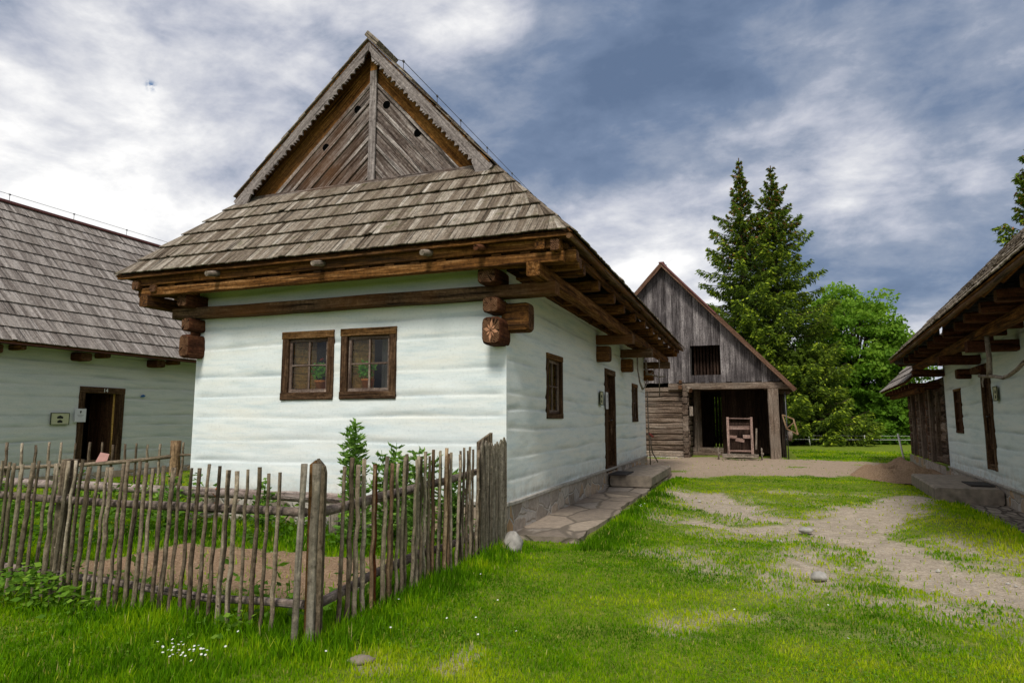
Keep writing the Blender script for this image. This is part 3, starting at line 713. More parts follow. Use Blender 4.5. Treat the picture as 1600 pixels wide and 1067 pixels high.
def lightning_wire(parent, pts, hs=.16, start_low=True):
    mb = MB(); P = [V(p) for p in pts]
    wp = []
    if start_low: wp.append(P[0] + V((0, -.35, .02)))
    for p in P: wp.append(p + V((0, 0, hs)))
    log(mb, wp, .006, 5)
    w = mb.build('lightning_wire', M['metal'], parent)
    mb = MB()
    for p in P:
        log(mb, [p - V((0, 0, .05)), p + V((0, 0, hs))], .007, 5); box(mb, p + V((-.015, -.02, hs - .02)), p + V((.015, .02, hs + .015)))
    mb.build('wire_bracket', M['metal'], w)

# ================================================================== MAIN HOUSE
H = thing('white_log_house', 'mint white log house with tall shingled half hip roof and twin front windows', 'house')
W = 4.95; LEN = 11.3; PT = .41
holes_front = [(W - 3.377 + .05, W - 2.515 - .05, 1.672 + .05, 2.63 - .05), (W - 2.405 + .05, W - 1.542 - .05, 1.672 + .05, 2.63 - .05)]
mb = MB()
wall_mesh(mb, (-W, 0, 0), (1, 0, 0), (0, -1, 0), W, PT, 3.35, holes_front, 3)
holes_side = [(1.67 + .05, 2.51 - .05, 1.417 + .05, 2.39 - .05), (5.76 + .06, 6.8 - .06, .33, 2.46 - .06), (9.06 + .05, 9.86 - .05, 1.35 + .05, 2.32 - .05)]
wall_mesh(mb, (0, 0, 0), (0, 1, 0), (1, 0, 0), LEN, PT, 3.25, holes_side, 8)
wall_mesh(mb, (-W, LEN, 0), (0, -1, 0), (-1, 0, 0), LEN, PT, 3.25, [], 13)
wall_mesh(mb, (0, LEN, 0), (-1, 0, 0), (0, 1, 0), W, PT, 3.25, [], 17)
mb.build('wall', M['plaster'], H)
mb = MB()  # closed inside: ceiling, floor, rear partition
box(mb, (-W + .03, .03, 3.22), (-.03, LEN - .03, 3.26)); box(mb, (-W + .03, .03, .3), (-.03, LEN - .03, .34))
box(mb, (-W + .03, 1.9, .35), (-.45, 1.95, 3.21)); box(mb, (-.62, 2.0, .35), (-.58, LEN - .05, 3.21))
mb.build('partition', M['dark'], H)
# plinth
mb = MB()
def plinth(mb, org, du, dn, L, z0, z1, seed, out=.02):
    us = np.arange(0, L + .05, .09); us = us * L / us[-1]; zs = np.linspace(z0, z1, 7)
    U, Z = np.meshgrid(us, zs); D = out + (fbm(U * 4 + seed, Z * 5 + seed, 3) - .5) * .05 * sstep(0, .12, U) * sstep(0, .12, L - U)
    D[-1] = out
    P = np.array(org) + U[..., None] * np.array(du) + D[..., None] * np.array(dn); P[..., 2] = Z
    nu = len(us); f = [(j * nu + i, j * nu + i + 1, (j + 1) * nu + i + 1, (j + 1) * nu + i) for j in range(6) for i in range(nu - 1)]
    mb.add(P.reshape(-1, 3).tolist(), f, [(0, 0, 0)] * P[..., 0].size, .5, 0, True)
plinth(mb, (-W - .02, 0, 0), (1, 0, 0), (0, -1, 0), W + .04, -.25, PT - .03, 1)
plinth(mb, (0, -.02, 0), (0, 1, 0), (1, 0, 0), LEN + .04, -.25, PT - .03, 4)
plinth(mb, (-W, LEN, 0), (0, -1, 0), (-1, 0, 0), LEN, -.25, PT - .03, 6)
pl = mb.build('plinth', M['plinth'], H)
mb = MB()
beam(mb, (-W - .05, -.01, PT - .02), (.042, -.01, PT - .02), .08, .04, seg=12, jit=.004)
beam(mb, (.004, .032, PT - .02), (.004, LEN + .03, PT - .02), .08, .04, seg=30, jit=.004)
mb.build('ledge', M['cap'], H)

for x in (-3.377, -2.405):
    window(H, (x, 0, 1.672), (1, 0, 0), (0, -1, 0), .862, .957, fw=.105, proud=.028, rec=.07)
window(H, (0, 1.67, 1.417), (0, 1, 0), (1, 0, 0), .84, .973, fw=.085, proud=.028, rec=.07)
window(H, (0, 9.06, 1.35), (0, 1, 0), (1, 0, 0), .80, .97, fw=.085, proud=.028, rec=.07)
cv = MB()
pts = []
for i in range(25):
    x = -2.02 + i * .0195; pts.append((x, .42 + .018 * math.sin(i * 1.25)))
vs = [(p[0], p[1], z) for z in (1.60, 2.68) for p in pts]; n = len(pts)
cv.add(vs, [(i, i + 1, n + i + 1, n + i) for i in range(n - 1)], [(0, 0, 0)] * len(vs), .5, 0, True)
cv.build('curtain', M['curtain'], H)
door(H, (0, 5.76, .33), (0, 1, 0), (1, 0, 0), 1.04, 2.13, fw=.12, proud=.03, rec=.12)

# ---- timber under the eaves
XC = -2.465
def logs_corner(mb, x, out, lw=.25):
    # ends of the side wall logs, seen from the front. x = centre, out = +1 right corner, -1 left
    block_end(mb, (x, .05, 3.13), (x, -.40, 3.13), lw, .20, r=.5)
    block_end(mb, (x + .01 * out, .05, 2.785), (x + .01 * out, -.30, 2.785), lw * .85, .19, r=.6)
    block_end(mb, (x + .02 * out, .05, 2.47), (x + .02 * out, -.30, 2.47), lw, .34, r=.3)
mb = MB(); logs_corner(mb, -.11, 1); a = mb.build('log_end', M['beam_red'], H)
st = MB()
for k in range(8):
    an = k * math.pi / 4 + .15; c = (math.sin(an), math.cos(an)); l0, l1 = .012, (.085 if k % 2 else .125); pw = .012 if k % 2 else .022
    p = [(c[0] * l0, c[1] * l0), (c[0] * (l0 + l1) / 2 + c[1] * pw, c[1] * (l0 + l1) / 2 - c[0] * pw), (c[0] * l1, c[1] * l1), (c[0] * (l0 + l1) / 2 - c[1] * pw, c[1] * (l0 + l1) / 2 + c[0] * pw)]
    p = [(q[0] * .8, q[1] * 1.1) for q in p]
    poly(st, p, (-.09, -.298, 2.47), (1, 0, 0), (0, 0, 1), .006)
st.build('carving', M['carved'], a)
mb = MB(); logs_corner(mb, -W + .07, -1, .19)
mb.build('log_end', M['beam_red'], H)
mb = MB()
block_end(mb, (-.05, .08, 2.66), (.30, .08, 2.66), .25, .36, r=.5)
mb.build('log_end', M['beam'], H)
mb = MB()
block_end(mb, (-W + .05, .08, 2.66), (-W - .12, .08, 2.66), .25, .33, r=.3)
mb.build('log_end', M['beam_red'], H)
# lower front beam, let into the wall, and its brothers over the cross walls
mb = MB(); beam(mb, (-5.26, -.10, 2.965), (.69, -.10, 2.965), .20, .155, jit=.006, r=.45, seg=14); mb.build('wall_plate', M['beam_grey'], H)
for (y, z) in ((5.15, 2.965), (7.75, 2.94), (11.25, 2.93)):
    mb = MB(); beam(mb, (-.05, y, z), (.72, y, z), .24, .18, jit=.006, r=.8, seg=3); mb.build('bracket', M['beam_grey'], H)
    mb = MB(); block_end(mb, (-.05, y + .02, z - .275), (.26, y + .02, z - .275), .24, .31, r=.5); mb.build('log_end', M['beam'], H)
# long side purlins resting on the brackets, in three lengths
SX = .53
for (y0, y1, dz, c) in ((-.55, 5.2, 0, .75), (5.2, 7.8, -.006, .55), (7.8, 11.75, -.012, .65)):
    mb = MB(); beam(mb, (SX, y0, 3.125 + dz), (SX + (.02 if y0 > 5 else 0), y1, 3.115 + dz), .16, .17, jit=.004, r=c, seg=6); mb.build('purlin', M['beam_orange'], H)
mb = MB(); beam(mb, (-W - .5, -.55, 3.125), (-W - .5, LEN + .4, 3.125), .16, .17, jit=.004, seg=10); mb.build('purlin', M['beam'], H)
# joists
yj = .42; k = 0
while yj < 12.0:
    mb = MB(); zz = 3.28 + rng.uniform(-.008, .008); xe = .90 + rng.uniform(-.05, .05)
    beam(mb, (-.10, yj, zz), (xe - .1, yj, zz), .15, .15, jit=.005, r=rng.uniform(.3, .9), seg=3)
    block_end(mb, (xe - .1, yj, zz), (xe, yj, zz), .15, .15, r=rng.uniform(.6, 1))
    mb.build('joist', M['beam'], H)
    mb = MB(); beam(mb, (-W - .9, yj, zz), (-W + .1, yj, zz), .15, .15, jit=.005); mb.build('joist', M['beam'], H)
    yj += 1.02; k += 1
# plaster-free top logs above joists (dark), between joists
mb = MB(); beam(mb, (.02, .5, 3.29), (.02, LEN, 3.29), .1, .16, r=.2); beam(mb, (.86, -.45, 3.385), (.86, 12.2, 3.385), .09, .06, r=.3, jit=.003)
mb.build('wall_plate', M['beam'], H)
# front fascia: two beams one above the other
mb = MB(); beam(mb, (-5.56, -.46, 3.255), (.88, -.46, 3.255), .10, .125, jit=.004, r=.75, seg=14); mb.build('fascia_beam', M['beam_orange'], H)
mb = MB(); beam(mb, (-5.62, -.50, 3.41), (.86, -.50, 3.41), .07, .125, jit=.003, r=.5, seg=14); mb.build('fascia_beam', M['beam'], H)
mb = MB(); beam(mb, (-5.6, -.44, 3.333), (.86, -.44, 3.333), .05, .03, r=.1)
for i in range(18): x = -5.4 + i * .36; beam(mb, (x, -.49, 3.332), (x + .12, -.49, 3.332), .04, .028, r=.2)
mb.build('spacer', M['beam'], H)
# short cross logs that carry the fascia
mb = MB()
for x in (-4.5, -3.3, -2.1, -.9): beam(mb, (x, .05, 3.36), (x, -.42, 3.36), .14, .10)
mb.build('joist', M['beam'], H)
mb = MB(); board(mb, (-5.5, -.22, 3.42), (.8, -.22, 3.42), .44, .03, (0, 0, 1), r=.4); mb.build('soffit', M['beam'], H)
# corner timbers, right front
mb = MB()
block_end(mb, (-.2, -.32, 3.28), (1.0, -.32, 3.28), .16, .15, r=.9)
block_end(mb, (.2, -.02, 3.27), (.96, -.02, 3.27), .16, .15, r=.8)
beam(mb, (.62, -.58, 3.40), (.62, .2, 3.40), .12, .13)
block_end(mb, (.80, .3, 3.37), (.80, -.59, 3.37), .12, .15, r=.7)
mb.build('corner_timber', M['beam'], H)
mb = MB()
block_end(mb, (-4.7, -.32, 3.28), (-5.75, -.32, 3.28), .16, .15, r=.5)
block_end(mb, (-5.6, .3, 3.36), (-5.6, -.58, 3.36), .14, .15, r=.4); block_end(mb, (-5.3, .3, 3.30), (-5.3, -.54, 3.30), .13, .12, r=.9)
mb.build('corner_timber', M['beam'], H)
for (x, m_) in ((-4.10, 'branch'), (-2.36, 'branch'), (-.80, 'branch'), (-.10, 'beam_red')):
    mb = MB(); log(mb, [(x + .01, -.2, 3.47), (x, -.56, 3.42), (x - .01, -.73, 3.385)], [.042, .045, .035], 9, r=.8); mb.build('peg', M[m_], H)

# ---- roof
ZE = 3.5; ZG = 4.92; YG = .62
XC = -2.40; eL = -5.94; eR = 1.01; HL = 2.40; HRt = 1.99; gL = XC - HL; gR = XC + HRt; ZR = 7.12; YB = 12.45; YE = -.62
mb = MB()
shingles(mb, (eL, YE, ZE), (eR, YE, ZE), (gL, YG, ZG), (gR, YG, ZG), 6, .078, lift=.055, jit=.006)
shingles(mb, (eR, YE, ZE), (eR, YB, ZE), (gR, YG, ZG), (gR, YB, ZG), 6, .13, lift=.034)
shingles(mb, (eL, YB, ZE), (eL, YE, ZE), (gL, YB, ZG), (gL, YG, ZG), 6, .2, lift=.034)
YV = .42
shingles(mb, (gR, YV, ZG), (gR, YB, ZG), (XC, YV, ZR), (XC, YB, ZR), 8, .14, lift=.032)
shingles(mb, (gL, YB, ZG), (gL, YV, ZG), (XC, YB, ZR), (XC, YV, ZR), 8, .2, lift=.032)
roof = mb.build('roof', M['shingle'], H)
mb = MB(); o = V((0, 0, -.015))
planks_quad(mb, (eL, YE + .02, ZE), (eR, YE + .02, ZE), (gL, YG, ZG), (gR, YG, ZG), .02, .2)
planks_quad(mb, (eR - .01, YE, ZE), (eR - .01, YB, ZE), (gR, YG, ZG), (gR, YB, ZG), .02, .2)
planks_quad(mb, (eL, YB, ZE), (eL, YE, ZE), (gL, YB, ZG), (gL, YG, ZG), .02, .2)
planks_quad(mb, (gR, YV + .03, ZG), (gR, YB, ZG), (XC, YV + .03, ZR), (XC, YB, ZR), .02, .22)
planks_quad(mb, (gL, YB, ZG), (gL, YV + .03, ZG), (XC, YB, ZR), (XC, YV + .03, ZR), .02, .22)
mb.build('sheathing', M['beam'], roof)
# ridge comb: the right hand courses stand proud of the ridge
mb = MB(); y = YV
while y < YB:
    w = rng.uniform(.09, .17); hh = rng.uniform(.09, .15)
    if y < .95: board(mb, (XC + .17, y + w / 2, ZR - .10), (XC - .035, y + w / 2, ZR + .105), w * .98, .085, (1, 0, 1))
    elif y > 1.15: board(mb, (XC + .12, y + w / 2, ZR - .07), (XC - .04, y + w / 2, ZR + .05 + hh * .3), w * .97, .03, (1, 0, 1))
    y += w
mb.build('ridge_comb', M['shingle'], roof)
lightning_wire(H, [(XC, yy, ZR + .06) for yy in (1.5, 2.75, 3.8, 5.2, 6.8, 8.6, 10.5, 12.2)])
# rafters and their ends at the side eave
for i in range(13):
    yy = -.1 + i * 1.02
    mb = MB(); sl = V((gR - eR, 0, ZG - ZE)).normalized(); p = V((eR - .09, yy, ZE - .03)); beam(mb, p, p + sl * (2.0 if yy > 1 else .55 + max(0, yy + .1) * 1.0), .11, .11, up=(1, 0, 1), r=rng.uniform(.3, .8)); mb.build('rafter', M['beam'], roof)
mb = MB()
pts, rs = wobbly((eR - .035, YE + .0, ZE - .05), (eR - .035, YB, ZE - .05), 26, .006, .032, .03)
log(mb, pts, rs, 8, r=.7); beam(mb, (eR - .10, YE + .04, ZE - .025), (eR - .10, YB, ZE - .025), .12, .03, r=.6, seg=8, jit=.003)
mb.build('eave_lath', M['beam_grey'], roof)
mb = MB(); beam(mb, (eL + .03, YE + .035, ZE - .03), (eR - .05, YE + .035, ZE - .03), .07, .03, r=.4, seg=8, jit=.002); mb.build('eave_lath', M['beam'], roof)
mb = MB(); poly(mb, [(eL + .9, ZE + .1), (eR - .9, ZE + .1), (gR - .03, ZG - .06), (XC, ZR - .08), (gL + .03, ZG - .06)], (0, YB - .5, 0), (1, 0, 0), (0, 0, 1), .03); beam(mb, (-W, LEN + .02, 3.4), (.0, LEN + .02, 3.4), .2, .5); mb.build('rear_gable', M['barn_board'], H)
# ---- gable
GY = .66
Gm = part_empty('gable', H)
mbs = {0: MB(), 1: MB()}
for side in (-1, 1):
    sl = (ZR - ZG) / (HL if side < 0 else HRt); ln = math.hypot(sl, 1)  # inward normal in (x,z)
    nx, nz = -side * sl / ln, -1 / ln
    c0 = nx * 0 + nz * (ZR - ZG)   # plane through the apex, relative to (XC, ZG)
    k = 0; d = .0
    while d < 1.6:
        bat = k % 2 == 1; w = rng.uniform(.045, .06) if bat else rng.uniform(.13, .18)
        if k == 0: w = .37
        P = [(-2.2 * 1, -.2), (2.2, -.2), (2.2, 2.6), (-2.2, 2.6)]
        P = clip(P, nx, nz, c0 + d + w - .004); P = clip(P, -nx, -nz, -(c0 + d)) if P else P
        P = clip(P, -side, 0, -.035) if P else P     # keep own half
        P = clip(P, 0, -1, .0) if P else P
        if len(P) >= 3:
            poly(mbs[0 if k > 0 and True else 1], P, (XC, GY - (.020 if bat else 0) + rng.uniform(-.004, .004), ZG), (1, 0, 0), (0, 0, 1), -.022, grain=(side * 1, -sl), r=rng.uniform(.75, 1) if bat else rng.uniform(0, .5))
        d += w; k += 1
mbs[0].build('gable_boards', M['gable'], Gm); mbs[1].build('gable_boards', M['gable_orange'], Gm)
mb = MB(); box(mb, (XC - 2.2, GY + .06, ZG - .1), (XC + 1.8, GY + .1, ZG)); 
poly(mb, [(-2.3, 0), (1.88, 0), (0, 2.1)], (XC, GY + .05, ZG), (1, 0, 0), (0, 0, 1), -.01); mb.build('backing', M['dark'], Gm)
mb = MB(); beam(mb, (XC, GY - .045, ZG - .03), (XC, GY - .045, ZR - .42), .115, .03, up=(0, 1, 0), r=.85); mb.build('middle_board', M['barge'], Gm)
mb = MB(); beam(mb, (XC, GY - .04, ZR - .415), (XC, GY - .04, ZR - .06), .115, .03, up=(0, 1, 0), r=.6); mb.build('middle_board', M['gable_orange'], Gm)
mb = MB(); beam(mb, (gL + .1, GY - .045, ZG + .015), (gR - .1, GY - .045, ZG + .015), .04, .055, r=.6, seg=8, jit=.003); mb.build('base_board', M['gable'], Gm)
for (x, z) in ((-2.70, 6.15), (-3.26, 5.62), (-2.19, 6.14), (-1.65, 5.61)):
    mb = MB(); log(mb, [(x, GY - .006, z), (x, GY + .03, z)], .062, 18); mb.build('vent_hole_shade', M['hole'], Gm)  # black disc set in the boards, stands for the shade inside a hole
# bargeboards with scalloped lower edge
for side in (-1, 1):
    hx = HL if side < 0 else HRt; mb = MB(); Lr = math.hypot(hx, ZR - ZG) + .06; d = V((side * hx, 0, -(ZR - ZG))).normalized()
    inn = V((-side * abs(d.z), 0, -abs(d.x)))
    org = V((XC, YV + .035, ZR - .01)); n = 260; vs = []; gs = []; off = goff()
    def low(s):
        if s < .13: return .30
        if s < .30: return .30 - .155 * math.sin(math.pi / 2 * (s - .13) / .17) * 1.0 - 0
        if s > Lr - .30: return .17 + .12 * ((s - Lr + .30) / .3)
        q = (s - .30) % .31
        if q < .10: return .200 - .05 * ((q % .05) / .05)
        q2 = ((q - .10) % .105) / .105
        return .210 - .065 * math.sin(math.pi * q2) ** .7
    for yy in (0, .028):
        for i in range(n + 1):
            s = Lr * i / n; lo = low(s)
            if s < .30: lo = .18 - .07 * math.sin(math.pi * min(1, s / .28))
            top = 0
            # mitre at the apex: keep to the own side of the centre line
            p0 = org + d * s; p1 = org + d * s + inn * lo
            if (p1.x - XC) * side < .002:
                t = ((p0.x - XC) * side - .002) / ((p0.x - p1.x) * side + 1e-9); t = max(0, min(1, t)); p1 = p0.lerp(p1, t) - V((0, 0, 0)); 
            p0 = p0 + V((0, yy, 0)); p1 = p1 + V((0, yy, 0))
            vs += [p0, p1]; gs += [(off[0] + s, off[1], off[2] + yy), (off[0] + s, off[1] + lo, off[2] + yy)]
    m2 = 2 * (n + 1); fs = []
    for i in range(n):
        a = 2 * i; fs += [(a, a + 1, a + 3, a + 2), (m2 + a + 2, m2 + a + 3, m2 + a + 1, m2 + a), (a + 1, m2 + a + 1, m2 + a + 3, a + 3), (a, a + 2, m2 + a + 2, m2 + a)]
    fs += [(2 * n, 2 * n + 1, m2 + 2 * n + 1, m2 + 2 * n)]
    mb.add(vs, fs, gs, .6); mb.build('bargeboard', M['barge'], Gm)

# ================================================================== LEFT HOUSE
LH = thing('grey_white_house', 'long whitewashed house with an open doorway numbered 14 and pinkish brown shingles', 'house', (-12, 0, 0))
mb = MB()
dh = (3.435 + 6, 4.615 + 6, .35, 2.19)
wall_mesh(mb, (0, -6, 0), (0, 1, 0), (1, 0, 0), 18, .15, 3.0, [(dh[0] + .06, dh[1] - .06, .35, dh[3] - .06)], 23, depth=.022)
wall_mesh(mb, (-6.6, -6, 0), (1, 0, 0), (0, -1, 0), 6.6, .15, 3.0, [], 29)
mb.build('wall', M['plaster_white'], LH)
mb = MB(); plinth(mb, (0, -6.02, 0), (0, 1, 0), (1, 0, 0), 18, -.25, .16, 3); mb.build('plinth', M['plinth'], LH)
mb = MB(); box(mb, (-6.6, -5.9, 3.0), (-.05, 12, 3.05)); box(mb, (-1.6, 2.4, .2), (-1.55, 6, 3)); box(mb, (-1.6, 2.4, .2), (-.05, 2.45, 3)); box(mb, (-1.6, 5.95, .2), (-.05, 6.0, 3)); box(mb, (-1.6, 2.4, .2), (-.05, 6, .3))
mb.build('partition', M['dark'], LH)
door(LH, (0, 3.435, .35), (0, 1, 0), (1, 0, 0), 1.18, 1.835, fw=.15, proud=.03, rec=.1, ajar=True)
mb = MB()
ze = 3.0; xe = .53; xr = -3.3; zr = 7.02; y0 = -7.0; y1 = 11.0
shingles(mb, (xe, y0, ze), (xe, y1, ze), (xr, y0, zr), (xr, y1, zr), 13, .07, lift=.055, jit=.004)
rf = mb.build('roof', M['shingle_red'], LH)
mb = MB(); planks_quad(mb, (xe, y0, ze), (xe, y1, ze), (xr, y0, zr), (xr, y1, zr), .03, .25)
planks_quad(mb, (-7.1, y1, ze), (-7.1, y0, ze), (xr, y1, zr), (xr, y0, zr), .03, .5); mb.build('sheathing', M['beam'], rf)
mb = MB(); beam(mb, (xe - .03, y0, ze - .01), (xe - .03, y1, ze - .01), .035, .06, r=.3); mb.build('eave_board', M['metal_red'], rf)
mb = MB(); beam(mb, (xr, y0, zr + .05), (xr, y1, zr + .05), .16, .07, r=.3, seg=1); mb.build('ridge_cap', M['metal_red'], rf)
lightning_wire(LH, [(xr, yy, zr + .07) for yy in (-3, -.8, 1.45, 3.55, 5.3, 7.0, 9.0)], hs=.2)
for yy in (-4.4, -2.5, -.6, 1.35, 3.3, 5.35, 7.2, 9):
    mb = MB(); block_end(mb, (-.05, yy, 2.86), (.34, yy, 2.86), .30, .2, r=.4); mb.build('joist', M['beam_red'], LH)
    mb = MB(); block_end(mb, (-.05, yy + .5, 2.93), (.40, yy + .5, 2.93), .12, .12, r=.6); mb.build('peg', M['beam'], LH)
# house number over the door
fc = bpy.data.curves.new('house_number', 'FONT'); fc.body = '14'; fc.size = .13; fc.extrude = .003; fc.materials.append(M['white'])
tmp = bpy.data.objects.new('tmp', fc); COL.objects.link(tmp); bpy.context.view_layer.update(); nm_ = bpy.data.meshes.new_from_object(tmp.evaluated_get(bpy.context.evaluated_depsgraph_get())); bpy.data.objects.remove(tmp); fo = bpy.data.objects.new('house_number', nm_); COL.objects.link(fo); fo.parent = LH
fo.rotation_euler = (R(90), 0, R(90)); fo.location = (.037, 4.01, 2.065)
mb = MB(); poly(mb, [(0, 0), (.12, .01), (.16, .04), (.09, .07), (.03, .05)], (.03, 5.05, 1.98), (0, 1, 0), (0, 0, 1), .004); mb.build('paint_mark', M['bluechip'], LH)

def plaque(name, label, cat, loc, rotz, w, h, kind, group=None):
    """a small sign standing in the local x-z plane, facing -y"""
    t = thing(name, label, cat, loc, rotz, group)
    mb = MB(); poly(mb, [(0, 0), (w, 0), (w, h), (0, h)], (0, 0, 0), (1, 0, 0), (0, 0, 1), .012); b = mb.build('panel', M['plaque' if kind == 'plaque' else 'paper'], t)
    if kind == 'plaque':
        mb = MB(); e = .012
        for (a, c, d2, f) in ((0, 0, w, e), (0, h - e, w, e), (0, e, e, h - 2 * e), (w - e, e, e, h - 2 * e)):
            poly(mb, [(a, c), (a + d2, c), (a + d2, c + f), (a, c + f)], (0, 0, 0), (1, 0, 0), (0, 0, 1), .02)
        mb.build('border', M['ink_green'], t)
        mb = MB(); k = h * .26
        for (cy, s) in ((h * .62, 1.), (h * .27, .85)):
            cx = w * .5; a = w * .16 * s; y0_ = cy - k * .4
            poly(mb, [(cx - a, y0_), (cx + a, y0_), (cx + a, y0_ + k * .45), (cx + a * 1.15, y0_ + k * .45), (cx + a * .55, y0_ + k * .8), (cx, y0_ + k), (cx - a * .55, y0_ + k * .8), (cx - a * 1.15, y0_ + k * .45), (cx - a, y0_ + k * .45)], (0, 0, 0), (1, 0, 0), (0, 0, 1), .0145)
        mb.build('emblem', M['ink'], t)
    else:
        mb = MB()
        log(mb, [(w * .5, 0, h * .82), (w * .5, -.001, h * .82)], .001, 6)
        poly(mb, [(w * .44, h * .70), (w * .56, h * .70), (w * .58, h * .84), (w * .42, h * .84)], (0, 0, 0), (1, 0, 0), (0, 0, 1), .0145)
        poly(mb, [(w * .47, h * .63), (w * .53, h * .63), (w * .53, h * .68), (w * .47, h * .68)], (0, 0, 0), (1, 0, 0), (0, 0, 1), .0145)
        for i, (a, c) in enumerate(((.2, .8), (.26, .74), (.3, .66))):
            q = h * (.52 - .06 * i); poly(mb, [(w * a, q), (w * c, q), (w * c, q + h * .012), (w * a, q + h * .012)], (0, 0, 0), (1, 0, 0), (0, 0, 1), .0145)
        mb.build('print', M['ink'], t)
    return t
plaque('plaque', 'cream plaque with dark house emblem beside the open dark doorway', 'plaque', (-11.965, 2.78, 1.29), R(90), .43, .27, 'plaque')
plaque('notice', 'white paper notice pinned on the left jamb of the open doorway', 'notice', (-11.955, 3.33, 1.35), R(90), .27, .31, 'paper')
plaque('plaque', 'cream plaque on the mint house wall beside its brown door', 'plaque', (.035, 5.12, 1.69), R(90), .28, .27, 'plaque')
plaque('notice', 'narrow white notice on the brown door frame of the mint house', 'notice', (.045, 5.66, 1.62), R(90), .2, .34, 'paper')

# ================================================================== RIGHT HOUSE (local x outwards to the yard, local y towards the camera)
RA = math.atan2(.0869, -.9962)
RH = thing('blue_white_house', 'bluish white log house with brown door at the right edge of the yard', 'house', (7.257, 10.99, 0), RA)
RL = 12.0; RP = .30
rholes = [(1.2 + .05, 1.96 - .05, 1.11 + .05, 2.08 - .05), (4.0 + .06, 4.70 - .06, .50, 2.42 - .06)]
mb = MB()
wall_mesh(mb, (0, RL, 0), (0, -1, 0), (1, 0, 0), RL, RP, 2.95, [(RL - b, RL - a, c, d) for (a, b, c, d) in rholes], 41)
wall_mesh(mb, (0, 0, 0), (-1, 0, 0), (0, -1, 0), 5, RP, 2.95, [], 44)
mb.build('wall', M['plaster_cool'], RH)
mb = MB(); plinth(mb, (0, RL, 0), (0, -1, 0), (1, 0, 0), RL + .02, -.4, RP - .03, 9); plinth(mb, (.02, 0, 0), (-1, 0, 0), (0, -1, 0), 5, -.4, RP - .03, 9); mb.build('plinth', M['plinth'], RH)
mb = MB(); beam(mb, (.004, RL, RP - .02), (.004, -.03, RP - .02), .08, .04, seg=20, jit=.004); mb.build('ledge', M['cap'], RH)
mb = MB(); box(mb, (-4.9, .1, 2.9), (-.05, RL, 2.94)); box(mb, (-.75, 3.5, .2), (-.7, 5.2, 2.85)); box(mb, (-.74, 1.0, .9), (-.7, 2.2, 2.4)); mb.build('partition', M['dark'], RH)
window(RH, (0, 1.96, 1.11), (0, -1, 0), (1, 0, 0), .76, .97, fw=.05, proud=.022, rec=.05, shutter=True, frame_mat='door')
door(RH, (0, 4.70, .50), (0, -1, 0), (1, 0, 0), .70, 1.92, fw=.10, proud=.025, rec=.09)
# eave timbers
RZ = 2.93; ov = 1.05
for (y, z) in ((.1, 2.55), (3.95, 2.55), (6.6, 2.55), (10.6, 2.55)):
    mb = MB(); beam(mb, (-.05, y, z - .02), (.66, y, z - .02), .24, .17, jit=.005, r=.5, seg=3)
    mb.build('bracket', M['beam_red'], RH)
mb = MB(); block_end(mb, (-.05, 3.05, 2.32), (.24, 3.05, 2.32), .26, .20, r=.3); mb.build('log_end', M['beam_red'], RH)
mb = MB(); block_end(mb, (-.05, 3.98, 2.30 + .03), (.1, 3.98, 2.33), .9, .14, r=.3); mb.build('log_end', M['beam_red'], RH)
for (a, b) in ((-.55, 3.9), (3.9, 12)):
    mb = MB(); beam(mb, (.50, a, 2.69), (.50, b, 2.69), .15, .14, jit=.004, r=.55, seg=6); mb.build('purlin', M['beam'], RH)
yj = -.45
while yj < 12:
    mb = MB(); xe = .88 + rng.uniform(-.04, .04); block_end(mb, (-.1, yj, 2.83), (xe, yj, 2.83), .16, .15, r=rng.uniform(.3, .8)); mb.build('joist', M['beam_red'], RH); yj += .92
# roof
e0 = -.75
mb = MB(); s2 = 1.02
shingles(mb, (ov, e0, RZ), (ov, RL, RZ), (ov - 3.4, e0, RZ + 3.4 * s2), (ov - 3.4, RL, RZ + 3.4 * s2), 12, .13, lift=.034)
rr = mb.build('roof', M['shingle'], RH)
mb = MB(); planks_quad(mb, (ov, e0, RZ), (ov, RL, RZ), (ov - 3.4, e0, RZ + 3.4 * s2), (ov - 3.4, RL, RZ + 3.4 * s2), .02, .2)
planks_quad(mb, (ov - 6.8, RL, RZ), (ov - 6.8, e0, RZ), (ov - 3.4, RL, RZ + 3.4 * s2), (ov - 3.4, e0, RZ + 3.4 * s2), .02, .4); mb.build('sheathing', M['beam'], rr)
for i in range(13):
    yy = e0 + .1 + i * .92; sl = V((-1, 0, s2)).normalized(); p = V((ov - .07, yy, RZ - .045))
    mb = MB(); log(mb, [p, p + sl * 2.0], .05, 8, r=rng.uniform(.4, .9)); mb.build('rafter', M['beam'], rr)
mb = MB(); pts, rs = wobbly((ov - .035, e0, RZ - .045), (ov - .035, RL, RZ - .045), 24, .006, .034, .03); log(mb, pts, rs, 8, r=.7); mb.build('eave_lath', M['beam_grey'], rr)
mb = MB(); poly(mb, [(-4.9, 0), (-.05, 0), (-.05, 1.06), (-2.35, 3.40), (-4.7, 1.0), (-4.9, .8)], (0, .05, 2.9), (1, 0, 0), (0, 0, 1), .03); mb.build('gable', M['barn_board'], RH); mb = MB(); poly(mb, [(-4.9, 0), (-.05, 0), (-.05, 1.06), (-2.35, 3.40), (-4.7, 1.0), (-4.9, .8)], (0, RL - .1, 2.9), (1, 0, 0), (0, 0, 1), .03); mb.build('gable', M['barn_board'], RH); mb = MB(); poly(mb, [(-.04, 2.72), (ov - .08, 2.80), (ov - .03, RZ - .01), (-.04, RZ + 1.07)], (0, -.28, 0), (1, 0, 0), (0, 0, 1), .03); mb.build('eave_end_board', M['barn_board'], RH)
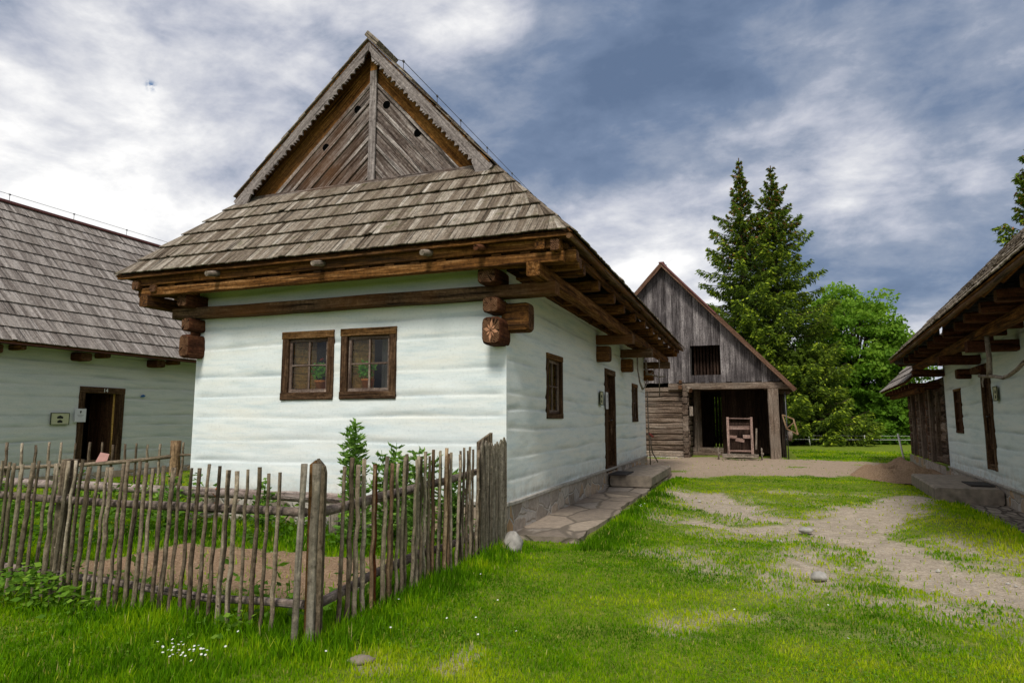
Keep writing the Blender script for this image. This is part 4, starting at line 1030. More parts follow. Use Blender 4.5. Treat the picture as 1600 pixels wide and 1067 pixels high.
def on_right(lx, ly, lz):
    c, s = math.cos(RA), math.sin(RA); return (7.257 + lx * c - ly * s, 10.99 + lx * s + ly * c, lz)
plaque('plaque', 'cream plaque on the bluish house wall right of its door', 'plaque', on_right(.035, 5.05, 1.72), RA + R(90), .0001 + .26, .25, 'plaque').rotation_euler = (0, 0, RA + R(90))

# ================================================================== BARN
B = thing('timber_barn', 'grey plank barn with hay opening in its gable and a dark open bay', 'barn', (0, 18, 0))
bx = -.2; bz = 7.35; sr = (7.45 - 2.58) / 4.53
mb = MB(); mo = MB()
def roofz(x): return bz - abs(x - bx) * 1.09
x = -4.3
while x < 3.98:
    w = rng.uniform(.12, .22); x2 = min(x + w, 3.98)
    z0 = 2.79 + rng.uniform(-.02, .02); t = rng.uniform(-.012, .012)
    def pc(a, b, za, zb_a, zb_b, mm): poly(mm, [(a, za), (b, za), (b, zb_b), (a, zb_a)], (0, t, 0), (1, 0, 0), (0, 0, 1), .028, grain=(0, 1), r=rng.random())
    a, b = x + .004, x2 - .004
    segs = [(z0, None)]
    if b > .80 and a < 1.82:
        pc(a, b, z0, 3.07, 3.07, mb); pc(a, b, 4.19, roofz(a), roofz(b), mb)
    elif a < bx < b: poly(mb, [(a, z0), (b, z0), (b, roofz(b)), (bx, bz), (a, roofz(a))], (0, t, 0), (1, 0, 0), (0, 0, 1), .028, grain=(0, 1))
    else: pc(a, b, z0, roofz(a), roofz(b), mb)
    x = x2
mb.build('gable_planks', M['barn_board'], B)
mb = MB(); x = .82
while x < 1.85: w = rng.uniform(.07, .11); board(mb, (x + w / 2, .55, 3.0), (x + w / 2, .55, 4.3), w * .8, .02, (0, 1, 0)); x += w + .025
mb.build('opening_slats', M['barn_dark'], B)
mb = MB()
for (a, b) in (((.76, -.035, 3.06), (1.86, -.035, 3.06)), ((.76, -.035, 4.2), (1.86, -.035, 4.2))): pass
beam(mb, (-.1, .02, 2.645), (3.95, .02, 2.645), .2, .24, jit=.006, r=.6, seg=8); mb.build('lintel_beam', M['barn_log'], B)
mb = MB(); beam(mb, (3.60, .0, -.05), (3.60, .0, 2.52), .36, .30, up=(0, 1, 0), jit=.01, r=.7, seg=6); mb.build('corner_post', M['barn_log'], B)
mb = MB(); beam(mb, (3.95, 1.2, -.05), (3.95, 1.2, 2.5), .14, .14, up=(0, 1, 0), r=.5); block_end(mb, (3.3, .05, 2.60), (4.22, .05, 2.60), .2, .22, r=.6); block_end(mb, (3.7, .5, 2.42), (4.2, .5, 2.42), .14, .14, r=.5); mb.build('corner_post', M['barn_log'], B)
# log box left
mb = MB(); z = .02; k = 0
while z < 2.62:
    h = rng.uniform(.17, .25)
    beam(mb, (-4.5, .14, z + h / 2), (.60 + rng.uniform(-.03, .05), .14, z + h / 2), .20, h * .96, jit=.012, seg=12, ch=.035, r=rng.random()); z += h
mb.build('log_wall', M['barn_log'], B)
mb = MB(); z = -.08
while z < 2.6:
    h = rng.uniform(.18, .25)
    beam(mb, (.50, -.10 + rng.uniform(-.05, .04), z + h / 2), (.50, 3.0, z + h / 2), .20, h * .96, jit=.012, seg=6, ch=.035, r=rng.random()); z += h
mb.build('log_wall', M['barn_log'], B)
mb = MB(); beam(mb, (-4.4, .15, -.04), (.6, .15, -.04), .34, .14, r=.5); mb.build('footing', M['plinth'], B)
mb = MB(); block_end(mb, (.36, .1, 2.62), (.36, -.34, 2.62), .16, .18); block_end(mb, (.36, .1, 2.82), (.36, -.22, 2.82), .12, .14); block_end(mb, (.5, .1, 2.62), (.72, -.1, 2.50), .2, .2); mb.build('log_end', M['barn_log'], B)
mb = MB(); box(mb, (.66, -.12, 1.55), (.78, -.06, 1.9)); mb.build('wall_box', M['branch'], B)
# bay: inner plank wall, dark doorway with slats lit from behind
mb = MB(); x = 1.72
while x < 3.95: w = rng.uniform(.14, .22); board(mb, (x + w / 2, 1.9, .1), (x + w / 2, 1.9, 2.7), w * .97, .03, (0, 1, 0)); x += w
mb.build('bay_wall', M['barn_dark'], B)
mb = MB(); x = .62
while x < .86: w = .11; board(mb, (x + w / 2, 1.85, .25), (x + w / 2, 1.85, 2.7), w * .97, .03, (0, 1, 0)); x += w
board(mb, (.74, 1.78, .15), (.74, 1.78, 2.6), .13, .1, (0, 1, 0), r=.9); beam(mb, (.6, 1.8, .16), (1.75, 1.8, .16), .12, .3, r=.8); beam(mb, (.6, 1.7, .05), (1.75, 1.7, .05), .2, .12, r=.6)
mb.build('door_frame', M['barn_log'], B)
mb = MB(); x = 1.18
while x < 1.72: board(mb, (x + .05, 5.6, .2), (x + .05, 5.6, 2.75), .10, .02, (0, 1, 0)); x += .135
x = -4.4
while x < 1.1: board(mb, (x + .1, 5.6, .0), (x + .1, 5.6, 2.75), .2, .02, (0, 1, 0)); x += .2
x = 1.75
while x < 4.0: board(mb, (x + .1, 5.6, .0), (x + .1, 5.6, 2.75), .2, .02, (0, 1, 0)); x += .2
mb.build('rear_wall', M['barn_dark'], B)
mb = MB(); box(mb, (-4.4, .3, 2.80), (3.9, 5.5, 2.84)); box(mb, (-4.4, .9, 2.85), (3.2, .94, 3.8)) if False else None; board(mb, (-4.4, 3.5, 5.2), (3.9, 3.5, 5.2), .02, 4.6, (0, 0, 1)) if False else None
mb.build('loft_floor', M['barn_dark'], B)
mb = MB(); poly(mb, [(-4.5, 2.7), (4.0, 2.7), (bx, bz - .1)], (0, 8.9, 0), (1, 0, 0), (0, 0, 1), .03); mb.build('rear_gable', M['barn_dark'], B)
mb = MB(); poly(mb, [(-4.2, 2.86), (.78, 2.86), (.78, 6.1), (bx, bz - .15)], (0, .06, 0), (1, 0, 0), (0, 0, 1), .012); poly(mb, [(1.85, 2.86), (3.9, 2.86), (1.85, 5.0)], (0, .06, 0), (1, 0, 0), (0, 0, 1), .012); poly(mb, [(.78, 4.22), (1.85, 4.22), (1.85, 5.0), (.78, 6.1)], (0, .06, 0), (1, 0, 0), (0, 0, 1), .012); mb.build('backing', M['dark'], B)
mb = MB(); y = .6
while y < 9: w = .2; board(mb, (3.98, y, -.02), (3.98, y, 2.5), .02, w * .97, (0, 1, 0), r=rng.random()); y += w
mb.build('side_wall', M['barn_board'], B)
# roof
ER = 4.33; EL = -4.75; rz = lambda x: bz + .06 - abs(x - bx) * 1.09
mb = MB()
shingles(mb, (ER, -.35, rz(ER)), (ER, 9.2, rz(ER)), (bx, -.35, rz(bx)), (bx, 9.2, rz(bx)), 16, .2)
shingles(mb, (EL, 9.2, rz(EL)), (EL, -.35, rz(EL)), (bx, 9.2, rz(bx)), (bx, -.35, rz(bx)), 16, .2)
rb = mb.build('roof', M['shingle'], B)
mb = MB()
planks_quad(mb, (ER, -.33, rz(ER)), (ER, 9.2, rz(ER)), (bx, -.33, rz(bx)), (bx, 9.2, rz(bx)), .03, .3)
planks_quad(mb, (EL, 9.2, rz(EL)), (EL, -.33, rz(EL)), (bx, 9.2, rz(bx)), (bx, -.33, rz(bx)), .03, .3); mb.build('sheathing', M['barn_edge'], rb)
for (xe) in (ER, EL):
    mb = MB(); beam(mb, (xe, -.36, rz(xe) - .035), (bx, -.36, rz(bx) - .035), .03, .15, up=(0, 0, 1), r=.6, seg=10, jit=.004); mb.build('verge_board', M['barn_edge'], rb)
mb = MB(); beam(mb, (bx, -.4, rz(bx) + .02), (bx, 9.2, rz(bx) + .02), .2, .05); beam(mb, (bx + .02, -.4, rz(bx) + .0), (ER - 2.6, -.4, rz(ER - 2.6) + .02), .03, .05, r=.5); mb.build('ridge_cap', M['metal_red'], rb)
lightning_wire(B, [(bx, yy, bz + .1) for yy in (1.2, 2.6, 4.0, 5.5, 7.0)], hs=.25)
mb = MB(); log(mb, [(bx + .1 + i * .6, 1.5, rz(bx + .1 + i * .6) + .16) for i in range(7)], .008, 5); mb.build('lightning_wire', M['metal'], B)
mb = MB(); log(mb, [(4.02, -.02, .0), (4.0, -.02, 2.4)], .02, 6); mb.build('down_pipe', M['metal'], B)
mb = MB()
for i in range(9): beam(mb, (EL + .1, .15 + i * 1.1, 2.6), (ER - .1, .15 + i * 1.1, 2.62), .16, .16) if i else None
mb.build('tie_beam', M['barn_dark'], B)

# wooden frame hung on the barn's outer corner
t = thing('wooden_rack', 'slanting wooden frame hung on the outer corner of the barn', 'rack', (3.98, 18.0, 1.1))
mb = MB()
P = [(-.10, .0, .48), (.02, -.05, -.02), (.38, -.05, -.22), (.26, .0, .33)]
for a, b in ((0, 1), (1, 2), (2, 3), (3, 0)): beam(mb, P[a], P[b], .045, .045, r=.8)
beam(mb, (.02, -.05, .0), (.26, .0, .20), .035, .035); mb.build('frame', M['picket_tan'], t)
mb = MB(); log(mb, [(.16, 0, -.1), (.12, 0, -.45)], [.10, .05], 8, wob=.3); mb.build('bundle', M['branch'], t)

# farm machine in the bay
t = thing('threshing_machine', 'faded pink wooden threshing machine on small wheels in the barn bay', 'machine', (2.42, 17.35, 0))
for s_ in (-.40, .40): mb = MB(); beam(mb, (s_, 0, .12), (s_, 0, 1.50), .085, .10, up=(0, 1, 0), r=.7); mb.build('upright', M['pink_paint'], t)
mb = MB()
for s_ in (-.38, .38): board(mb, (s_, .35, .75), (s_, .35, 1.38), .03, .62, (0, 1, 0), r=.5)
for s_ in (-.38, .38): board(mb, (s_, .5, .30), (s_, .5, .74), .025, .55, (0, 1, 0), r=.3)
mb.build('side_board', M['pink_paint'], t)
mb = MB()
beam(mb, (-.36, 0, 1.45), (.36, 0, 1.45), .03, .04); beam(mb, (-.36, .25, 1.12), (.36, .25, 1.12), .05, .14); beam(mb, (-.36, 0, .80), (-.12, .1, .78), .05, .12); beam(mb, (-.16, .1, .70), (.14, .1, .66), .05, .13); beam(mb, (.1, .05, .80), (.36, .05, .80), .05, .12)
beam(mb, (-.36, 0, .30), (.36, 0, .30), .06, .06); mb.build('crossbar', M['pink_paint'], t)
mb = MB(); board(mb, (-.36, .64, .3), (-.36 + .72, .64, .3), .7, .03, (0, 1, 0)) if False else beam(mb, (0, .62, .25), (0, .62, 1.3), .72, .04, up=(0, 1, 0)); mb.build('back_board', M['barn_dark'], t)
mb = MB(); beam(mb, (-.62, -.05, .13), (.60, -.05, .13), .12, .13, r=.9); beam(mb, (-.5, .6, .13), (.5, .6, .13), .1, .1); beam(mb, (.52, .2, .35), (.56, .2, 1.1), .06, .2, up=(0, 1, 0)); mb.build('sill', M['branch'], t)
for s_ in (-.74, .72):
    mb = MB(); c = V((s_, .1, .20)); n_ = 20; ro = .20; log(mb, [c + V((-.02, math.cos(a) * ro, math.sin(a) * ro)) for a in [2 * math.pi * i / n_ for i in range(n_ + 1)]], .022, 6, r=.8)
    for i in range(6): a = math.pi * i / 3; beam(mb, c, c + V((0, math.cos(a) * ro, math.sin(a) * ro)), .03, .025)
    log(mb, [c - V((.05, 0, 0)), c + V((.05, 0, 0))], .045, 8); mb.build('wheel', M['branch'], t)

# ================================================================== LOG STORE behind the right house
S = thing('log_storehouse', 'dark unplastered log storehouse joined behind the bluish white house', 'storehouse', (7.257, 10.99, 0), RA)
SL = -6.9
mb = MB(); z = .30
while z < 2.3:
    h = rng.uniform(.2, .27); beam(mb, (-.08, -.12, z + h / 2), (-.08, SL, z + h / 2), .22, h * .95, jit=.012, seg=14, ch=.05, r=rng.random())
    beam(mb, (0, SL + .1, z + h / 2 + .1), (-4, SL + .1, z + h / 2 + .1), .2, h * .9, jit=.01, ch=.05, r=rng.random()); z += h
for yy in (-1.7, -3.4, -5.2): beam(mb, (.06, yy, .3), (.06, yy, 2.3), .16, .2, up=(0, 1, 0), r=.3, jit=.006)
beam(mb, (.07, -.9, .5), (.07, -.45, 2.1), .06, .12, up=(1, 0, 0), r=.4)
for yy in (-2.0, -3.9, -5.6):
    z = .3
    while z < 2.25: block_end(mb, (0, yy - .28, z + .11), (.14, yy - .28, z + .11), .2, .2, r=rng.random()); z += .235
mb.build('log_wall', M['barn_log'], S)
mb = MB(); plinth(mb, (.02, -.06, 0), (0, -1, 0), (1, 0, 0), 6.9, -.4, .28, 12, out=.06); mb.build('plinth', M['plinth'], S)
mb = MB(); box(mb, (.0, -2.9, .5), (.06, -2.2, 2.1)); mb.build('door', M['door'], S)
SZ = 2.32; so = .78; s3 = 1.02
mb = MB(); shingles(mb, (so, SL - .6, SZ), (so, -.3, SZ), (so - 3, SL - .6, SZ + 3 * s3), (so - 3, -.3, SZ + 3 * s3), 10, .2, lift=.05)
sr_ = mb.build('roof', M['shingle_red'], S)
mb = MB(); planks_quad(mb, (so, SL - .6, SZ), (so, -.3, SZ), (so - 3, SL - .6, SZ + 3 * s3), (so - 3, -.3, SZ + 3 * s3), .03, .2); mb.build('sheathing', M['beam'], sr_)
yy = -.6
while yy > SL - .3:
    mb = MB(); block_end(mb, (-.1, yy, 2.26), (.68, yy, 2.26), .15, .14, r=rng.uniform(.2, .6)); mb.build('joist', M['beam_red'], S); yy -= .8
mb = MB(); beam(mb, (.45, -.2, 2.14), (.45, SL - .4, 2.14), .14, .12, r=.3, jit=.004); mb.build('purlin', M['beam'], S)

# ================================================================== PATHS AND STEPS
def paving_sheet(name, org, dx, dy, w, L, top, thick, mat, seed, label, parent_rot=0):
    us = np.linspace(0, w, max(3, int(w / .06))); vs_ = np.linspace(0, L, int(L / .08)); U, Vv = np.meshgrid(us, vs_)
    edge = np.where(U > w - 1e-6, 1, 0)
    wob = (fbm(Vv * 1.7 + seed, U * 0 + 2, 3) - .5) * .16 * (U / w) ** 3
    Zz = top + (fbm(U * 3 + seed, Vv * 3, 4) - .5) * .022
    P = np.array(org) + (U + wob)[..., None] * np.array(dx) + Vv[..., None] * np.array(dy); P[..., 2] = Zz
    nu = len(us); nv = len(vs_); mb = MB(); f = [(j * nu + i, j * nu + i + 1, (j + 1) * nu + i + 1, (j + 1) * nu + i) for j in range(nv - 1) for i in range(nu - 1)]
    A = P.reshape(-1, 3).tolist(); k = len(A)
    ring = [(j * nu + nu - 1) for j in range(nv)]; A2 = [[A[i][0], A[i][1], A[i][2] - thick] for i in ring]
    ringf = list(range(nu)); A3 = [[A[i][0], A[i][1], A[i][2] - thick] for i in ringf]
    for j in range(nv - 1): f.append((ring[j], k + j, k + j + 1, ring[j + 1]))
    k2 = k + len(A2)
    for i in range(nu - 1): f.append((ringf[i], ringf[i + 1], k2 + i + 1, k2 + i))
    A = A + A2 + A3
    mb.add(A, f, [(0, 0, 0)] * len(A), .5, 0, False); o = mb.build(name, M[mat]); tag(o, label, 'path', kind='structure'); return o
paving_sheet('stone_walkway', (.02, .02, 0), (1, 0, 0), (0, 1, 0), .86, 9.7, .045, .22, 'paving', 2, 'flagstone walkway along the mint house wall')
c, s = math.cos(RA), math.sin(RA)
paving_sheet('cobbled_walkway', on_right(.02, .1, 0), (c, s, 0), (-s, c, 0), .62, 11.5, -.03, .2, 'cobble', 7, 'cobbled strip along the bluish house')
t = thing('door_step', 'low weathered stone step before the brown door of the mint house', 'step', (.46, 6.6, 0))
mb = MB(); beam(mb, (.02, -.72, .17), (.02, 2.6, .17), .84, .22, ch=.03, seg=14, jit=.004, r=.5); t2 = mb.build('slab', M['step'], t)
t = thing('door_step', 'long stone step under the door of the bluish house', 'step', on_right(.5, 4.2, 0), RA)
mb = MB(); beam(mb, (.04, -2.3, .10), (.04, 1.0, .10), .98, .26, ch=.03, seg=14, jit=.004, r=.5); mb.build('slab', M['step'], t)
mb = MB(); beam(mb, (.22, 5.8, .295), (.22, 6.75, .295), .36, .02, ch=.004); tag(mb.build('doormat', M['mat']), 'black mat on the stone step of the mint house', 'doormat')
mb = MB(); a = on_right(.25, 3.9, .245); b = on_right(.25, 4.75, .245); beam(mb, a, b, .36, .02, ch=.004); tag(mb.build('doormat', M['mat']), 'black mat on the long step of the bluish house', 'doormat')

def rock(name, label, loc, sz, mat='rock', seed=0, group=None, flat=.6):
    bm_v = []; n, m_ = 14, 9; mb = MB(); ox = seed * 3.7
    for j in range(m_ + 1):
        ph = math.pi * j / m_
        for i in range(n):
            th = 2 * math.pi * i / n; d = V((math.sin(ph) * math.cos(th), math.sin(ph) * math.sin(th), math.cos(ph)))
            k = 1 + .32 * mn.noise(d * 1.1 + V((ox, 0, 0))) + .16 * mn.noise(d * 3 + V((ox, 5, 0))) + .07 * mn.noise(d * 7 + V((ox, 9, 0)))
            k *= .72 if name == 'stone' else 1; bm_v.append((d.x * sz[0] * k, d.y * sz[1] * k, d.z * sz[2] * k + sz[2] * .35))
    f = [(j * n + i, j * n + (i + 1) % n, (j + 1) * n + (i + 1) % n, (j + 1) * n + i) for j in range(m_) for i in range(n)]
    mb.add(bm_v, f, [(0, 0, 0)] * len(bm_v), .5, 0, True); o = mb.build(name, M[mat]); o.location = loc; o.rotation_euler = (0, 0, seed)
    return tag(o, label, 'rock', group)
rock('boulder', 'rounded pale boulder at the foot of the picket fence end', (.36, -.74, .04), (.105, .10, .125), seed=2.2)
rock('stone', 'small pale stone on the bare path near the lawn edge', (3.32, -.93, 0), (.13, .09, .055), seed=1)
rock('stone', 'flat dark stone in the grass by the picket fence corner', (.60, -4.05, -.01), (.12, .06, .04), 'step', seed=4)
rock('stone', 'pale flat stone at the edge of the grass island', (3.40, 1.7, 0), (.14, .09, .05), seed=7)
# pebbles: nobody could count them
n = 1500; px_ = []; tries = 0
x, y, r = field(60000, 3, 22); dd, ss, bb = masks(x, y); k = ((dd + ss) > .6) & ~blocked(x, y); x, y, r = x[k][:2000], y[k][:2000], r[k][:2000]
mb = MB(); zz = hgt(x, y)
for i in range(len(x)):
    s_ = rng.uniform(.003, .009) * (.6 + r[i] * .06) * (rng.uniform(2, 4.5) if rng.random() < .03 else 1)
    a = rng.random() * 6; o = V((x[i], y[i], zz[i] - .026 + s_ * .3)); vs = [o + V((math.cos(a + k * 1.257) * s_ * rng.uniform(.7, 1.3), math.sin(a + k * 1.257) * s_ * rng.uniform(.7, 1.3), 0)) for k in range(5)] + [o + V((0, 0, s_ * rng.uniform(.5, .9)))]
    mb.add(vs, [(k, (k + 1) % 5, 5) for k in range(5)], [(0, 0, 0)] * 6, .5)
tag(mb.build('gravel', M['rock']), 'loose pebbles scattered over the bare paths', 'gravel', kind='stuff')
# earth heap at the far corner of the right house
mb = MB(); c = V(on_right(.75, -.2, 0)); n = 46; vs = []; gs = []
for j in range(n):
    for i in range(n):
        u = i / (n - 1) * 2 - 1; v = j / (n - 1) * 2 - 1; q = max(0, 1 - u * u - v * v)
        h = .40 * q ** .8 * (.55 + .9 * mn.noise(V((u * 2.5, v * 2.5, 3))) + .6) * .8 + .07 * mn.noise(V((u * 9, v * 9, 1))) * q - .06
        vs.append((c.x - .35 + u * 1.15, c.y + v * 1.3, h)); gs.append((0, 0, 0))
mb.add(vs, [(j * n + i, j * n + i + 1, (j + 1) * n + i + 1, (j + 1) * n + i) for j in range(n - 1) for i in range(n - 1)], gs, .5, 0, False)
eh = mb.build('dirt_heap', M['ground']); a = eh.data.attributes.new('dirt', 'FLOAT', 'POINT'); a.data.foreach_set('value', [1.0] * len(vs)); a = eh.data.attributes.new('soil', 'FLOAT', 'POINT'); a.data.foreach_set('value', [1.0] * len(vs))
tag(eh, 'heap of brown earth at the far corner of the bluish house', 'earth', kind='stuff')

# ================================================================== PICKET FENCES
def picket(p, h, r0, lean=(0, 0), mat='picket', parent=None, taper=.82, pointed=False, wob=.006):
    x, y = p; mb = MB(); z0 = -.12
    pts, rs = wobbly((x, y, z0), (x + lean[0], y + lean[1], h), 9, wob, r0 * 1.08, r0 * taper)
    if pointed: pts.append(pts[-1] + V((0, 0, .05))); rs.append(r0 * .25)
    for q in range(rng.randint(0, 2)):
        k_ = rng.randint(2, 8); a_ = rng.random() * 6.28; c_ = V(pts[k_]); log(mb, [c_, c_ + V((math.cos(a_) * r0 * 1.5, math.sin(a_) * r0 * 1.5, r0 * .7))], [r0 * .45, r0 * .25], 5)
    log(mb, pts, rs, 9, wob=.12); return mb.build('picket', M[mat], parent)
def rail(pts, r, parent, mat='rail', n=9):
    mb = MB(); P = []
    for a, b in zip(pts[:-1], pts[1:]):
        a = V(a); b = V(b); k = max(2, int((b - a).length / .35))
        for i in range(k): P.append(a.lerp(b, i / k) + V((rng.uniform(-.008, .008), rng.uniform(-.008, .008), rng.uniform(-.01, .01))))
    P.append(V(pts[-1])); log(mb, P, [r * rng.uniform(.9, 1.1) for _ in P], n, wob=.04); mb.build('rail', M[mat], parent)
F1 = thing('picket_fence', 'crooked grey stick fence running from the corner post to the left in front', 'fence', (0, -3.85, 0))
rail([(-5.6, .07, .80), (-3, .07, .79), (-1.3, .07, .765), (-.02, .07, .785)], .030, F1); rail([(-5.6, .07, .26), (-1.8, .07, .20), (-.8, .07, .165), (-.02, .08, .19)], .028, F1)
x = -.19
while x > -5.4:
    lx = .02 + .055 * min(1, (-x) / 2.5) + rng.uniform(-.012, .012)
    picket((x - lx, 0), 1.07 + rng.uniform(-.03, .03), rng.choice((.013, .0145, .0155, .0175)) * rng.uniform(.95, 1.1), (lx * 1.0, rng.uniform(-.02, .02)), 'picket', F1)
    x -= .086 * rng.uniform(.88, 1.14)
for x in (-2.42, -4.8):
    mb = MB(); beam(mb, (x - .05, .17, -.1), (x, .17, 1.08), .11, .08, up=(0, 1, 0), jit=.006, seg=5, r=.3); mb.build('post', M['picket'], F1)
F2 = thing('picket_fence', 'stick fence with tan barkless pickets running from the corner post back to the house', 'fence', (.14, -3.85, 0))
rail([(-.06, .1, .79), (-.06, .8, .80), (-.06, 1.6, .83), (-.06, 3.15, .86)], .036, F2); rail([(-.06, .1, .19), (-.06, .8, .25), (-.06, 1.5, .25), (-.06, 3.15, .20)], .034, F2)
y = .26; i = 0
while y < 2.72:
    m_ = rng.choice(('picket', 'picket_tan', 'picket', 'picket', 'picket')); 
    if i in (5,): m_ = 'picket_red'
    picket((rng.uniform(-.01, .01), y), 1.10 + rng.uniform(-.05, .04), rng.uniform(.014, .0195), (rng.uniform(-.02, .02), rng.uniform(-.01, .05)), m_, F2, wob=.008)
    y += .082 * rng.uniform(.8, 1.2); i += 1
for k, y in enumerate(np.linspace(2.74, 3.36, 8)):
    mb = MB(); h = 1.17 + rng.uniform(-.03, .05); w = rng.uniform(.055, .09)
    poly(mb, [(-w / 2, -.1), (w / 2, -.1), (w / 2 * .9, h - .07), (0.0, h), (-w / 2 * .9, h - .07)], (.0 + rng.uniform(-.012, .012), y, 0), (.35, 1, 0), (0, 0, 1), .022, grain=(0, 1)); mb.build('picket', M['post'], F2)
mb = MB(); poly(mb, [(-.09, -.1), (.09, -.1), (.09, 1.26), (-.09, 1.16)], (-.10, 3.02, 0), (.6, 1, 0), (0, 0, 1), .05, grain=(0, 1)); mb.build('post', M['picket'], F2)
CP = thing('gate_post', 'cluster of thick grey poles and split planks at the fence corner', 'post', (.10, -3.9, 0))
for (x, y, h, r_, m_, lx) in ((.005, -.08, 1.12, .021, 'post', .015), (.065, -.03, 1.12, .029, 'post', .005)):
    mb = MB(); pts, rs = wobbly((x - lx * 2, y, -.15), (x, y, h), 6, .005, r_ * 1.05, r_ * .95); log(mb, pts, rs, 10, wob=.04, r=.8); mb.build('pole', M[m_], CP)
mb = MB(); poly(mb, [(-.04, -.1), (.035, -.1), (.035, 1.10), (.0, 1.14), (-.04, 1.11)], (.02, .05, 0), (1, .2, 0), (0, 0, 1), .05, grain=(0, 1)); mb.build('split_plank', M['frame_top'], CP)
mb = MB(); poly(mb, [(-.03, -.1), (.025, -.1), (.025, 1.06), (.015, 1.10), (-.03, 1.15)], (.075, .03, 0), (1, .3, 0), (0, 0, 1), .05, grain=(0, 1)); mb.build('split_plank', M['picket'], CP)
a0 = V((-9.9, -.55, 0)); a1 = V((-6.2, 2.55, 0)); Lb = (a1 - a0).length; du = (a1 - a0).normalized()
F3 = thing('picket_fence', 'low stick fence behind the garden before the open doorway', 'fence', a0[:])
def bp(s_, z, o=0): p = du * s_ + V((du.y, -du.x, 0)) * o; return (p.x, p.y, z)
rail([bp(0, .58, .03), bp(1.6, .60, .03), bp(2.6, .64, .03), bp(3.55, .74, .03)], .034, F3, 'picket'); rail([bp(3.55, .76, .03), bp(Lb, .76, .03)], .022, F3, 'picket')
s_ = .1
while s_ < Lb:
    if abs(s_ - 3.6) > .1: picket(bp(s_, 0)[:2], .98 + rng.uniform(-.03, .05), rng.uniform(.018, .027), (rng.uniform(-.02, .03), 0), 'picket', F3)
    s_ += .19 * rng.uniform(.8, 1.2)
mb = MB(); pts, rs = wobbly(bp(3.6, -.1), bp(3.6, 1.02), 4, .004, .09, .088); log(mb, pts, rs, 12, wob=.03, r=.6); mb.build('post', M['picket_tan'], F3)
mb = MB(); poly(mb, [(-.12, 0), (.06, .02), (.09, .14), (-.05, .17)], (-7.98, 1.0, .66), (1, .8, 0), (0, 0, 1), .006); tag(mb.build('paper_tag', M['pinkcloth']), 'small pink scrap hung on the low back fence rail', 'tag')
# pale log lying along the house front, on two short supports
LG = thing('timber_log', 'long pale barked log lying along the front of the mint house', 'log', (-5, -.45, 0))
mb = MB(); pts, rs = wobbly((-4.2, -.1, .45), (3.12, .0, .425), 24, .012, .068, .06); log(mb, pts, rs, 12, wob=.03, r=.6); mb.build('trunk', M['logpale'], LG)
for x in (-3.3, .6, 2.9): 
    mb = MB(); log(mb, [(x, -.02, -.1), (x, -.02, .37)], .07, 9, wob=.05); mb.build('support', M['post'], LG)
mb = MB(); log(mb, [(-3.93, -.52, .50), (-3.98, -.53, .42), (-3.9, -.52, .36), (-3.97, -.52, .28)], .012, 5); tag(mb.build('ribbon', M['orange_tape']), 'orange ribbon tied round the long pale log', 'ribbon')

# ================================================================== THINGS HUNG AND LEANT
def stick(name, label, chains, cat, mat='branch', loc=(0, 0, 0)):
    t = thing(name, label, cat, loc)
    for nm, pts, r0, r1 in chains:
        mb = MB(); k = len(pts); log(mb, [V(p) - V(loc) for p in pts], [r0 + (r1 - r0) * i / max(1, k - 1) for i in range(k)], 7, wob=.08, r=.5); mb.build(nm, M[mat], t)
    return t
stick('wooden_hook', 'long hanging stick with a forked hook below the mint house eave', [('shaft', [(.34, 7.95, 3.0), (.33, 8.0, 2.6), (.36, 8.1, 2.3), (.40, 8.25, 2.12)], .018, .022), ('tine', [(.40, 8.25, 2.12), (.46, 8.33, 2.2), (.50, 8.4, 2.36)], .02, .01)], 'hook', loc=(.34, 8, 3.0))
stick('branch_hanger', 'antler shaped branch hanger under the last eave bracket of the mint house', [('stem', [(.30, 9.6, 2.95), (.30, 9.6, 2.68), (.34, 9.6, 2.56)], .022, .028), ('arm', [(.28, 9.6, 2.58), (.45, 9.6, 2.56), (.62, 9.6, 2.50), (.80, 9.6, 2.52)], .028, .016), ('prong', [(.40, 9.6, 2.57), (.48, 9.6, 2.66), (.50, 9.6, 2.76)], .015, .01), ('rod', [(.60, 9.9, 3.0), (.59, 9.9, 2.6), (.585, 9.9, 1.98)], .013, .013)], 'hanger', loc=(.3, 9.6, 2.95))
stick('branch_hanger', 'crooked branch hanger beside the door of the bluish house', [('stem', [on_right(.52, 7.27, 2.66), on_right(.5, 7.24, 2.3), on_right(.5, 7.15, 2.02)], .03, .04), ('arm', [on_right(.5, 6.5, 2.08), on_right(.5, 6.9, 2.05), on_right(.5, 7.4, 2.02), on_right(.5, 7.9, 1.97), on_right(.5, 8.2, 1.98), on_right(.5, 8.6, 2.03), on_right(.5, 8.95, 2.10), on_right(.5, 9.5, 2.12)], .024, .028), ('prong', [on_right(.5, 6.75, 2.05), on_right(.5, 6.66, 1.98), on_right(.5, 6.68, 1.90)], .016, .01)], 'hanger', loc=on_right(.52, 7.27, 2.66))
t = stick('wooden_rake', 'old hay rake leant on the far corner of the mint house', [('handle', [(.10, 11.36, .02), (.07, 11.33, 1.2), (.06, 11.30, 2.2)], .018, .015), ('head', [(.02, 11.42, 1.0), (.22, 11.34, .95)], .02, .02), ('brace', [(.16, 11.40, .5), (.10, 11.38, .95)], .012, .012), ('shaft', [(.10, 11.4, 1.0), (.14, 11.42, .5), (.30, 11.42, .22)], .017, .02)], 'rake', loc=(.1, 11.36, 0))
mb = MB(); log(mb, [(-.02, -.03, 1.02), (.10, -.03, .92)], .03, 7); mb.build('grip', M['red_cloth'], t)

